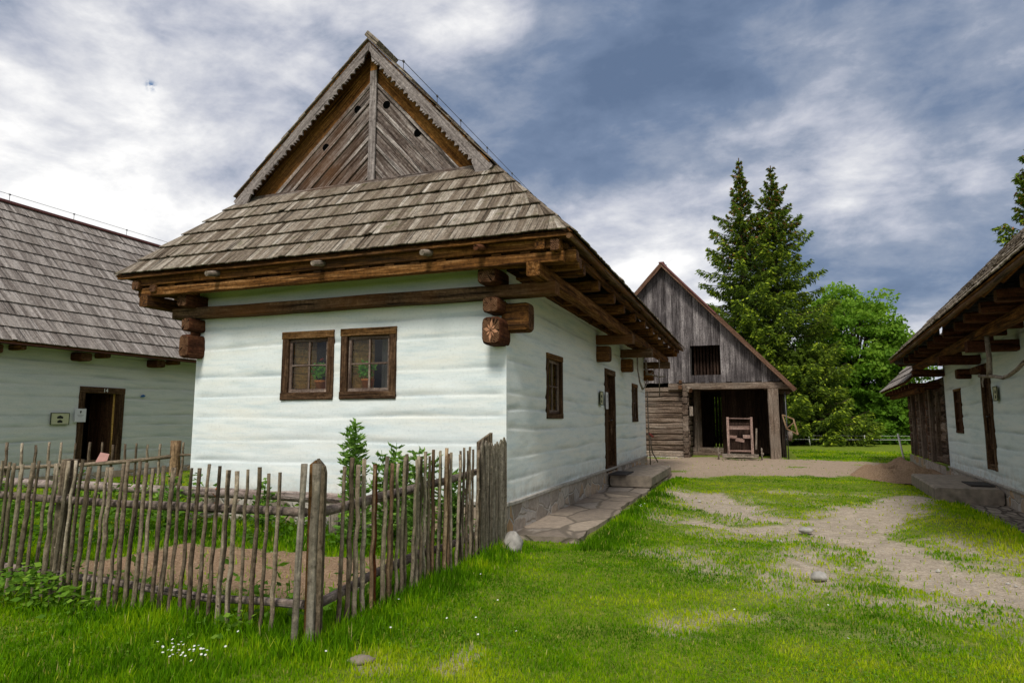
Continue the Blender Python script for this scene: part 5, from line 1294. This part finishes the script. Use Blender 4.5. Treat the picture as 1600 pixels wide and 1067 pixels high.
# ================================================================== FLOWER POTS
def leafball(n, c, rad, size, rlo=.1, rhi=.95, flat=1.0):
    d = runit(n); rr = nr.rand(n, 1) ** .4; C = np.array(c) + d * rr * np.array(rad)
    A = norm(runit(n) + d * .6) * (size * nr.uniform(.6, 1.3, (n, 1))); B = norm(np.cross(A, runit(n))) * (np.linalg.norm(A, axis=1, keepdims=True) * .75 * flat)
    return C, A, B, nr.uniform(rlo, rhi, n)
def pot(label, x, y, z, s=1.0, k=0):
    t = thing('flower_pot', label, 'potted plant', (x, y, z)); mb = MB()
    log(mb, [(0, 0, 0), (0, 0, .10 * s), (0, 0, .101 * s), (0, 0, .125 * s)], [.045 * s, .060 * s, .068 * s, .070 * s], 16, r=.5); mb.build('pot', M['terracotta'], t)
    C, A, B, rn = leafball(170, (-.02, -.01, .23 * s), (.12 * s, .07, .10 * s), .026, .3, 1); cards('leaves', C, A, B, rn, M['pot_leaf'], t)
    mb = MB(); 
    for i in range(4): log(mb, [(0, 0, .1 * s), (rng.uniform(-.06, .06), rng.uniform(-.02, .02), .26 * s)], .005, 5)
    mb.build('stem', M['leaf'], t)
    C, A, B, rn = leafball(16, (.02 + .02 * k, -.02, .36 * s), (.03, .03, .02), .014); cards('flower', C, A, B, rn, M['redflower'], t)
pot('geranium in an orange clay pot behind the left front window', -2.83, .15, 1.790, 1.25)
pot('geranium in an orange clay pot behind the right front window', -2.07, .15, 1.790, 1.3, 1)

# ================================================================== GARDEN PLANTS
def stem_plant(label, x, y, h, r, nst=5, name='garden_plant', seed=0, group=None):
    t = thing(name, label, 'plant', (x, y, gh(x, y)), 0, group); mb = MB(); CC = []
    for i in range(nst):
        a = rng.random() * 6.28; hh = h * rng.uniform(.6, 1.0) if i else h; rr = r * rng.uniform(.2, 1) if i else r * .15
        tip = V((math.cos(a) * rr, math.sin(a) * rr, hh)); mid = V((tip.x * .35, tip.y * .35, hh * .55))
        log(mb, [(0, 0, 0), mid, tip], [.009, .006, .003], 5, r=.3)
        k = int(hh / .06)
        for j in range(2, k):
            q = j / k; p = (mid * (q / .55) if q < .55 else mid.lerp(tip, (q - .55) / .45))
            for s_ in range(3):
                b = rng.random() * 6.28; L = .23 * (1 - .6 * q) * rng.uniform(.6, 1.2); dr = V((math.cos(b), math.sin(b), rng.uniform(.1, .8))).normalized()
                for m_ in range(7):
                    c = p + dr * (L * (m_ + 1) / 7); CC.append((c, (dr + V((rng.uniform(-.8, .8), rng.uniform(-.8, .8), rng.uniform(-.3, .5)))).normalized()))
    mb.build('stem', M['garden'], t)
    C = np.array([list(c[0]) for c in CC]); A = np.array([list(c[1]) for c in CC]) * nr.uniform(.03, .05, (len(CC), 1)); B = norm(np.cross(A, runit(len(CC)))) * .014
    cards('leaves', C, A, B, nr.uniform(.2, 1, len(CC)), M['garden'], t)
stem_plant('tallest leafy lovage plant standing under the right front window', -1.45, -1.0, 1.42, .24, 6)
stem_plant('bushy lovage behind the fence with its top below the window corner', -.98, -1.0, 1.16, .34, 11)
stem_plant('leafy lovage nearest to the side fence', -.62, -1.1, 1.08, .26, 8)
stem_plant('low lovage growing against the side fence near the boulder', -.25, -1.0, .85, .2, 6)
stem_plant('thin dark stemmed plant rising over the pale log at left', -4.55, -.75, .72, .22, 4)
stem_plant('small sprig rising over the pale log left of the corner post', -3.0, -.7, .66, .10, 3)
# leafy ground cover in the garden and climbing at the fence foot
def cover(name, x, y, z, size, rnd, mat, label, kindname='plants'):
    n = len(x); C = np.stack([x, y, z], -1); A = norm(np.stack([nr.normal(size=n), nr.normal(size=n), nr.uniform(-.2, .7, n)], -1)) * size[:, None]
    B = norm(np.cross(A, np.stack([nr.normal(size=n) * .5, nr.normal(size=n) * .5, np.ones(n)], -1))) * (size * .62)[:, None]
    o = cards(name, C, A, B, rnd, M[mat]); tag(o, label, kindname, kind='stuff'); return o
n = 20000; x = nr.uniform(-8, -.05, n); y = nr.uniform(-3.8, -.1, n); dd, ss, bb = masks(x, y); q = fbm(x * 2.2 + 70, y * 2.2, 3)
dens = np.where(x < -3.3, .9, .0) + np.where((y > -1.5) & (x > -3.4), .55, 0) + np.where(y < -3.35, .3, 0) + np.where((x > -.5), .3, 0)
k = (nr.rand(n) < dens * sstep(.35, .6, q) * (1 - bb * .96)); x, y, q = x[k], y[k], q[k]
hh = nr.rand(len(x)) ** .8 * (.12 + .38 * sstep(.4, .7, q)) * np.where(x < -3.0, 1.35, .8)
cover('garden_greenery', x, y, hgt(x, y) + hh, nr.uniform(.022, .055, len(x)), nr.uniform(0, 1, len(x)) * (.35 + .65 * np.clip(hh / .35, 0, 1)), 'leaf', 'leafy vegetables and weeds inside the fenced garden')
n = 3600; x = nr.uniform(-5, .15, n); y = -3.93 + nr.normal(0, .10, n); q = fbm(x * 1.7 + 20, y * 0 + 4, 3); k = nr.rand(n) < sstep(.42, .68, q) * .8 + .7 * np.exp(-((x + 2.0) / .25) ** 2); x, y, q = x[k], y[k], q[k]
hh = nr.rand(len(x)) ** .9 * (.07 + .22 * sstep(.4, .7, q) + .10 * np.exp(-((x + 2.0) / .25) ** 2))
cover('fence_weeds', x, y, hgt(x, y) + hh, nr.uniform(.018, .042, len(x)), nr.uniform(.15, 1, len(x)), 'leaf', 'broad leaved weeds growing at the foot of the front fence', 'weeds')
n = 26000; r = np.exp(nr.uniform(np.log(2.2), np.log(11), n)); a = R(20) + nr.uniform(-.8, .8, n); x = CX - np.sin(a) * r; y = CY + np.cos(a) * r
dd, ss, bb = masks(x, y); q = fbm(x * 1.4 + 50, y * 1.4 + 9, 3); k = (q > .52) & ~blocked(x, y) & ((dd + ss) < .35) & ~inside(x, y, -9, .1, -3.8, 0); x, y, r = x[k], y[k], r[k]; n = len(x)
z = hgt(x, y) + nr.uniform(.012, .045, n); sz = nr.uniform(.004, .008, n) * (1 + r * .08); az = nr.rand(n) * 6.28
A = np.stack([np.cos(az), np.sin(az), nr.uniform(-.3, .3, n)], -1) * sz[:, None]; B = np.stack([-np.sin(az), np.cos(az), nr.uniform(-.3, .3, n)], -1) * sz[:, None] * .9
o = cards('clover', np.stack([x, y, z], -1), A, B, nr.uniform(.2, .8, n), M['leaf']); tag(o, 'clover and small broad leaved weeds in the lawn', 'clover', kind='stuff')
# daisies
def daisies(cx, cy, n, sx, sy, label):
    mb = MB(); CC = []
    for i in range(n):
        x = cx + rng.gauss(0, sx); y = cy + rng.gauss(0, sy); z = gh(x, y) + rng.uniform(.05, .085); c = V((x, y, z)); 
        log(mb, [(x, y, z - .07), (x, y, z)], .0012, 4, mi=1)
        tx = V((rng.uniform(-.4, .4), rng.uniform(-.8, .1), 1)).normalized(); a = tx.cross(V((1, 0, 0))).normalized(); b = tx.cross(a); R0 = .0085
        vs = [c]; 
        for k in range(16):
            an = 2 * math.pi * k / 16; rr = R0 * (1 if k % 2 else .62); vs.append(c + a * (math.cos(an) * rr) + b * (math.sin(an) * rr))
        mb.add(vs, [(0, 1 + k, 1 + (k + 1) % 16) for k in range(16)], [(0, 0, 0)] * 17, .5)
    o = mb.build('daisies', [M['flower'], M['grass']]); tag(o, label, 'daisies', kind='stuff')
daisies(-.35, -4.42, 34, .13, .06, 'patch of white daisies in the grass before the front fence')
daisies(1.0, -3.2, 20, 1.5, .8, 'scattered white daisies in the open lawn')
daisies(1.15, 2.6, 9, .07, .25, 'few daisies in the tall grass beside the walkway')

# ================================================================== TREES
def spruce(label, x, y, Ht, Rb, lean=0, z0=1.2, cones=True, seed=0, dens=1.0, prof=.85):
    t = thing('spruce_tree', label, 'tree', (x, y, 0)); mb = MB()
    pts = [(lean * i / 8 * .5, 0, Ht * i / 8) for i in range(9)]; log(mb, pts, [.34 * (1 - i / 8.3) + .02 for i in range(9)], 9, wob=.05)
    P = []; AA = []; WW = []; RN = []; z = z0
    while z < Ht - .15:
        f = z / Ht; Lb = Rb * (1 - f) ** prof * (1 if f > .12 else .75) * (1 + .45 * mn.noise(V((z * .9, x * 3.1, seed * 5.0)))) + .15
        nb = rng.randint(4, 6) if f < .93 else 3; a0 = rng.random() * 6.28
        for i in range(nb):
            az = a0 + i * 6.283 / nb + rng.uniform(-.35, .35); L = Lb * rng.uniform(.55, 1.18) * (1.22 if rng.random() < .1 else 1)
            droop = rng.uniform(.18, .42) * (1 - f * .9); out = V((math.cos(az), math.sin(az), 0)); side = V((-math.sin(az), math.cos(az), 0))
            cx_ = lean * f * .5; base = V((cx_, 0, z)); bp_ = []
            for k in range(6):
                s_ = k / 5; bp_.append(base + out * (L * s_) + V((0, 0, (.28 * (f > .6) * s_ - droop * math.sin(s_ * 2.2) * .9 + .16 * s_ * s_) * L)))
            if L > .8: log(mb, bp_, [.035 * (1 - k / 5.5) * (L / 4 + .3) + .006 for k in range(6)], 4)
            m = max(18, int(L * 100 * dens))
            for j in range(m):
                s_ = rng.random() ** .62; k = min(4, int(s_ * 5)); p = bp_[k].lerp(bp_[k + 1], s_ * 5 - k)
                sd = rng.choice((-1, 1)); reach = L * .30 * (1 - s_ * .65) * rng.random() + .03; dr = (out * .75 + side * sd * 1.0).normalized()
                hang = rng.random() ** 1.5 * (.12 + .55 * min(1, L / 3)) * (.35 + (1 - s_))
                c = p + dr * reach + V((0, 0, -reach * .25 - hang + rng.uniform(-.03, .05)))
                d2 = (dr * rng.uniform(.3, 1.2) + V((rng.uniform(-.35, .35), rng.uniform(-.35, .35), -.25 - .9 * hang + rng.uniform(-.3, .35)))).normalized()
                ln = rng.uniform(.075, .16); P.append(c); AA.append(d2 * ln)
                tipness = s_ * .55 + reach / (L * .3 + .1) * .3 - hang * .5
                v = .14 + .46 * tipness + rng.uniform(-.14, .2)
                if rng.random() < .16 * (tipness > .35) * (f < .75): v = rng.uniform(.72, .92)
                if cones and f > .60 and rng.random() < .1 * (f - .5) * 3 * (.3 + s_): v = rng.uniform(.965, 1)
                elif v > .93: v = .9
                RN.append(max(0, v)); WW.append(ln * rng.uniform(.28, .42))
        z += (.27 + .10 * (1 - f)) * (Ht / 17) * rng.uniform(.8, 1.2)
    mb.build('trunk', M['bark'], t)
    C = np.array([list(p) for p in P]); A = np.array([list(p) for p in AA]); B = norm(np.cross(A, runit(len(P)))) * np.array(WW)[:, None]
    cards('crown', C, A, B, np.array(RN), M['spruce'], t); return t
spruce('taller left spruce of the pair behind the barn with brown cones at its top', 2.75, 35.0, 18.0, 5.1, seed=1, prof=1.1)
spruce('right spruce of the close pair behind the barn', 4.65, 36.0, 17.6, 5.6, seed=2, prof=1.05)
spruce('low young spruce with bright green tips behind the barn corner', 5.6, 33.6, 5.4, 3.9, cones=False, z0=.7, prof=.6)
spruce('dark spruce rising above the roof at the right edge', 16.2, 28.5, 15.2, 3.8, seed=4, z0=4, dens=1.0)

def broadleaf(label, x, y, Ht, rx, rz, nb, size, mat='leaf', name='deciduous_tree', z0=None, nper=330, lo=.1, hi=1.0, br=(.75, 1.25)):
    t = thing(name, label, 'tree' if name != 'shrub' else 'shrub', (x, y, 0)); mb = MB(); cz = Ht - rz
    log(mb, [(0, 0, -.1), (.1, 0, cz * .5), (0, .1, cz + rz * .4)], [.2, .15, .07], 8)
    C = []; A = []; RN = []
    for i in range(nb):
        d = V((rng.gauss(0, 1), rng.gauss(0, 1), rng.gauss(0, 1))).normalized(); q = rng.uniform(.35, 1) ** .5
        c = V((d.x * rx * q, d.y * rx * q, cz + d.z * rz * q)); rb_ = rng.uniform(*br)
        if c.z < .6: c.z = .6
        log(mb, [(0, 0, cz * rng.uniform(.35, .8)), c.lerp(V((0, 0, cz * .8)), .45) + V((0, 0, .2)), c], [.06, .035, .01], 4)
        n = int(nper * rng.uniform(.6, 1.3)); dd = runit(n); rr = nr.rand(n, 1) ** .5; P = np.array(c) + dd * rr * np.array([rb_, rb_, rb_ * .55])
        C.append(P); A.append(norm(runit(n) + np.array([0, 0, -.3])) * nr.uniform(size * .6, size * 1.3, (n, 1)))
        base = rng.uniform(lo, hi - .25); RN.append(np.clip(base + nr.uniform(-.15, .3, n) + .15 * dd[:, 2], 0, 1))
    mb.build('trunk', M['bark'], t); C = np.concatenate(C); A = np.concatenate(A); B = norm(np.cross(A, runit(len(C)))) * np.linalg.norm(A, axis=1, keepdims=True) * .6
    cards('crown', C, A, B, np.concatenate(RN), M[mat], t); return t
broadleaf('airy bright green leafy tree between the spruces and the right houses', 9.4, 41.0, 10.4, 3.5, 4.6, 150, .13, nper=190, lo=.4, br=(.6, 1.15))
broadleaf('smaller leafy tree leaning behind the log storehouse', 12.0, 40.0, 7.4, 1.9, 2.8, 36, .13, nper=150, lo=.2)
broadleaf('leafy tree half hidden beside the spruce pair', 7.4, 41.5, 7.2, 1.9, 2.6, 40, .13, nper=180, lo=.2)
# dense hedge: a far off mass of undergrowth
n = 60000; x = nr.uniform(-6, 24, n); top = 2.6 + 1.6 * (fbm(x * .45 + 3, x * 0 + 1, 4) - .3); zc = nr.rand(n) ** .8 * top
yb = 36.2 - np.sqrt(np.clip(1 - (zc / (top + .3)) ** 2, 0, 1)) * 1.3 + (fbm(x * 1.1, zc * 1.3 + 8, 3) - .5) * 2.6 + nr.rand(n) * .5
C = np.stack([x, yb, zc], -1); A = norm(runit(n)) * nr.uniform(.07, .16, (n, 1)); B = norm(np.cross(A, runit(n))) * np.linalg.norm(A, axis=1, keepdims=True) * .65
rn = np.clip(.15 + .75 * (fbm(x * 1.6 + 4, zc * 1.8, 3) - .25) * 1.2 + nr.uniform(-.15, .25, n), 0, 1)
o = cards('hedge_undergrowth', C, A, B, rn, M['hedge']); tag(o, 'dense green bushes closing the meadow behind the wire fence', 'undergrowth', kind='stuff')
mb = MB(); n_ = 60
vs = []; 
for i in range(n_ + 1):
    x = -8 + 34 * i / n_; tp = 2.3 + 1.0 * mn.noise(V((x * .5, 0, 0))); vs += [(x, 37.2, -.1), (x, 37.0, tp), (x, 39, tp * .9), (x, 39.2, -.1)]
fs = []
for i in range(n_):
    for k in range(3): fs.append((i * 4 + k, i * 4 + k + 1, i * 4 + k + 5, i * 4 + k + 4))
mb.add(vs, fs, [(0, 0, 0)] * len(vs), .1, 0, True); bm_ = mb.build('hedge_core', M['hedge']); bm_.parent = o

# wire fence in the meadow
EF = thing('wire_fence', 'thin white wire fence on short pale stakes across the meadow', 'fence', (5.7, 31.0, 0))
for (x, y, h, lx) in ((5.75, 31.2, .62, -.06), (8.4, 31.6, .60, .02), (3.2, 30.9, .6, 0), (11, 32, .6, 0)):
    mb = MB(); log(mb, [(x - 5.7, y - 31, -.05), (x - 5.7 + lx, y - 31, h)], .024, 6, r=.5); mb.build('post', M['white'], EF)
for z in (.36, .56):
    mb = MB(); log(mb, [(-3.5, -.1, z), (0, .2, z), (2.7, .6, z), (6, 1.0, z)], .009 if z < .5 else .005, 5); mb.build('wire', M['white'], EF)
mb = MB(); log(mb, [(7.45, 17.0, -.05), (7.30, 17.0, .95)], .03, 7, r=.7); tag(mb.build('stake', M['white']), 'pale leaning stake by the corner of the log storehouse', 'stake')

# ================================================================== SKY, SUN, CAMERA
Wd = bpy.data.worlds.new('World'); scene.world = Wd; Wd.use_nodes = True; nt = Wd.node_tree; nt.nodes.clear(); L = nt.links.new
out = nt.nodes.new('ShaderNodeOutputWorld'); bg = nt.nodes.new('ShaderNodeBackground'); L(bg.outputs[0], out.inputs[0]); bg.inputs[1].default_value = .1
SUN_EL, SUN_AZ = 50, 172   # azimuth clockwise from +Y
sky = nt.nodes.new('ShaderNodeTexSky'); sky.sky_type = 'NISHITA'; sky.sun_disc = False; sky.sun_elevation = R(SUN_EL); sky.sun_rotation = R(SUN_AZ)
tc = nt.nodes.new('ShaderNodeTexCoord'); sp = nt.nodes.new('ShaderNodeSeparateXYZ'); L(tc.outputs['Generated'], sp.inputs[0])
zz = mathn(nt, 'ADD', mathn(nt, 'MAXIMUM', sp.outputs[2], 0.0), .30)
cb = nt.nodes.new('ShaderNodeCombineXYZ'); L(mathn(nt, 'DIVIDE', sp.outputs[0], zz), cb.inputs[0]); L(mathn(nt, 'DIVIDE', sp.outputs[1], zz), cb.inputs[1])
mp = nt.nodes.new('ShaderNodeMapping'); mp.inputs['Scale'].default_value = (1.0, 1.35, 1); mp.inputs['Rotation'].default_value = (0, 0, R(20)); mp.inputs['Location'].default_value = (3.1, 1.7, 0); L(cb.outputs[0], mp.inputs[0])
n1 = N(nt, 'ShaderNodeTexNoise', i_Scale=1.25, i_Detail=10.0, i_Roughness=.58, i_Distortion=.2); L(mp.outputs[0], n1.inputs['Vector'])
n2 = N(nt, 'ShaderNodeTexNoise', i_Scale=7.5, i_Detail=9.0, i_Roughness=.6, i_Distortion=.25); mp2_ = nt.nodes.new('ShaderNodeMapping'); mp2_.inputs['Scale'].default_value = (1, 1, 1.9); L(tc.outputs['Generated'], mp2_.inputs[0]); L(mp2_.outputs[0], n2.inputs['Vector'])
f = mathn(nt, 'MULTIPLY_ADD', mathn(nt, 'SUBTRACT', n1.outputs['Fac'], .5), 2.2, .58)
f = mathn(nt, 'MULTIPLY_ADD', mathn(nt, 'SUBTRACT', n2.outputs['Fac'], .5), .95, f)
LOBES = [((.153, .882, .447), 20, -.27), ((-.061, .9, .432), 34, -.20), ((-.242, .885, .397), 60, -.20), ((.286, .853, .436), 30, -.24), ((.116, .93, .345), 260, .22), ((.256, .93, .27), 240, .16),
         ((-.146, .959, .243), 130, .24), ((.036, .95, .30), 160, .06), ((-.764, .459, .453), 60, -.16), ((-.678, .627, .383), 16, .27), ((-.779, .532, .332), 40, .06), ((-.534, .731, .424), 40, .02), ((.256, .941, .21), 200, -.10),
         ((-.373, .765, .525), 60, .10), ((.221, .965, .144), 120, .08), ((-.1, .985, .13), 60, .14), ((0, -.7, .7), 1.2, .25)]
for (d, k, a) in LOBES:
    dv = V(d).normalized(); vm = nt.nodes.new('ShaderNodeVectorMath'); vm.operation = 'DOT_PRODUCT'; L(tc.outputs['Generated'], vm.inputs[0]); vm.inputs[1].default_value = dv
    e = mathn(nt, 'EXPONENT', mathn(nt, 'MULTIPLY', mathn(nt, 'SUBTRACT', vm.outputs['Value'], 1.0), float(k))); f = mathn(nt, 'MULTIPLY_ADD', e, float(a), f)
cr = ramp(nt, [(.0, (.10, .145, .235)), (.25, (.145, .195, .295)), (.45, (.25, .29, .375)), (.62, (.42, .44, .51)), (.8, (.61, .615, .645)), (1, (.86, .85, .835))]); L(f, cr.inputs[0])
cl = nt.nodes.new('ShaderNodeVectorMath'); cl.operation = 'SCALE'; L(cr.outputs[0], cl.inputs[0]); cl.inputs[3].default_value = 10.0
# a small gap of blue in the bright cloud at left
gp = nt.nodes.new('ShaderNodeVectorMath'); gp.operation = 'DOT_PRODUCT'; L(tc.outputs['Generated'], gp.inputs[0]); gp.inputs[1].default_value = V((-.6985, .5785, .4215)).normalized()
ge = mathn(nt, 'EXPONENT', mathn(nt, 'MULTIPLY', mathn(nt, 'SUBTRACT', gp.outputs['Value'], 1.0), 60000.0))
n3 = N(nt, 'ShaderNodeTexNoise', i_Scale=110.0, i_Detail=3.0); L(tc.outputs['Generated'], n3.inputs['Vector'])
gm = mathn(nt, 'MULTIPLY', ge, mathn(nt, 'MULTIPLY', mathn(nt, 'SUBTRACT', n3.outputs['Fac'], .42), 9.0, clamp=True), clamp=True)
cov = mathn(nt, 'SUBTRACT', .94, gm, clamp=True)
mx = nt.nodes.new('ShaderNodeMix'); mx.data_type = 'RGBA'; L(cov, mx.inputs[0]); L(sky.outputs[0], mx.inputs[6]); L(cl.outputs[0], mx.inputs[7]); L(mx.outputs[2], bg.inputs[0])
sd = bpy.data.lights.new('sun', 'SUN'); sd.energy = 2.4; sd.angle = R(14); sd.color = (1, .95, .86); so_ = bpy.data.objects.new('sun', sd); COL.objects.link(so_)
a = R(SUN_AZ); el = R(SUN_EL); dirv = V((math.sin(a) * math.cos(el), math.cos(a) * math.cos(el), math.sin(el))); so_.rotation_euler = dirv.to_track_quat('Z', 'Y').to_euler(); so_.location = (0, 0, 30)

cd = bpy.data.cameras.new('camera'); cam = bpy.data.objects.new('camera', cd); COL.objects.link(cam); scene.camera = cam
cd.sensor_width = 36; cd.sensor_fit = 'HORIZONTAL'; cd.lens = 1018 / 1600 * 36; cd.clip_end = 2000; cd.clip_start = .05
cam.location = (2.8066, -7.5096, 1.4); cam.rotation_euler = (R(90 + 6.85), 0, R(20))
vs_ = scene.view_settings; vs_.view_transform = 'Standard'; vs_.look = 'None'; vs_.exposure = .32; vs_.gamma = 1
scene.cycles.max_bounces = 6; scene.cycles.transparent_max_bounces = 12; scene.cycles.use_denoising = True
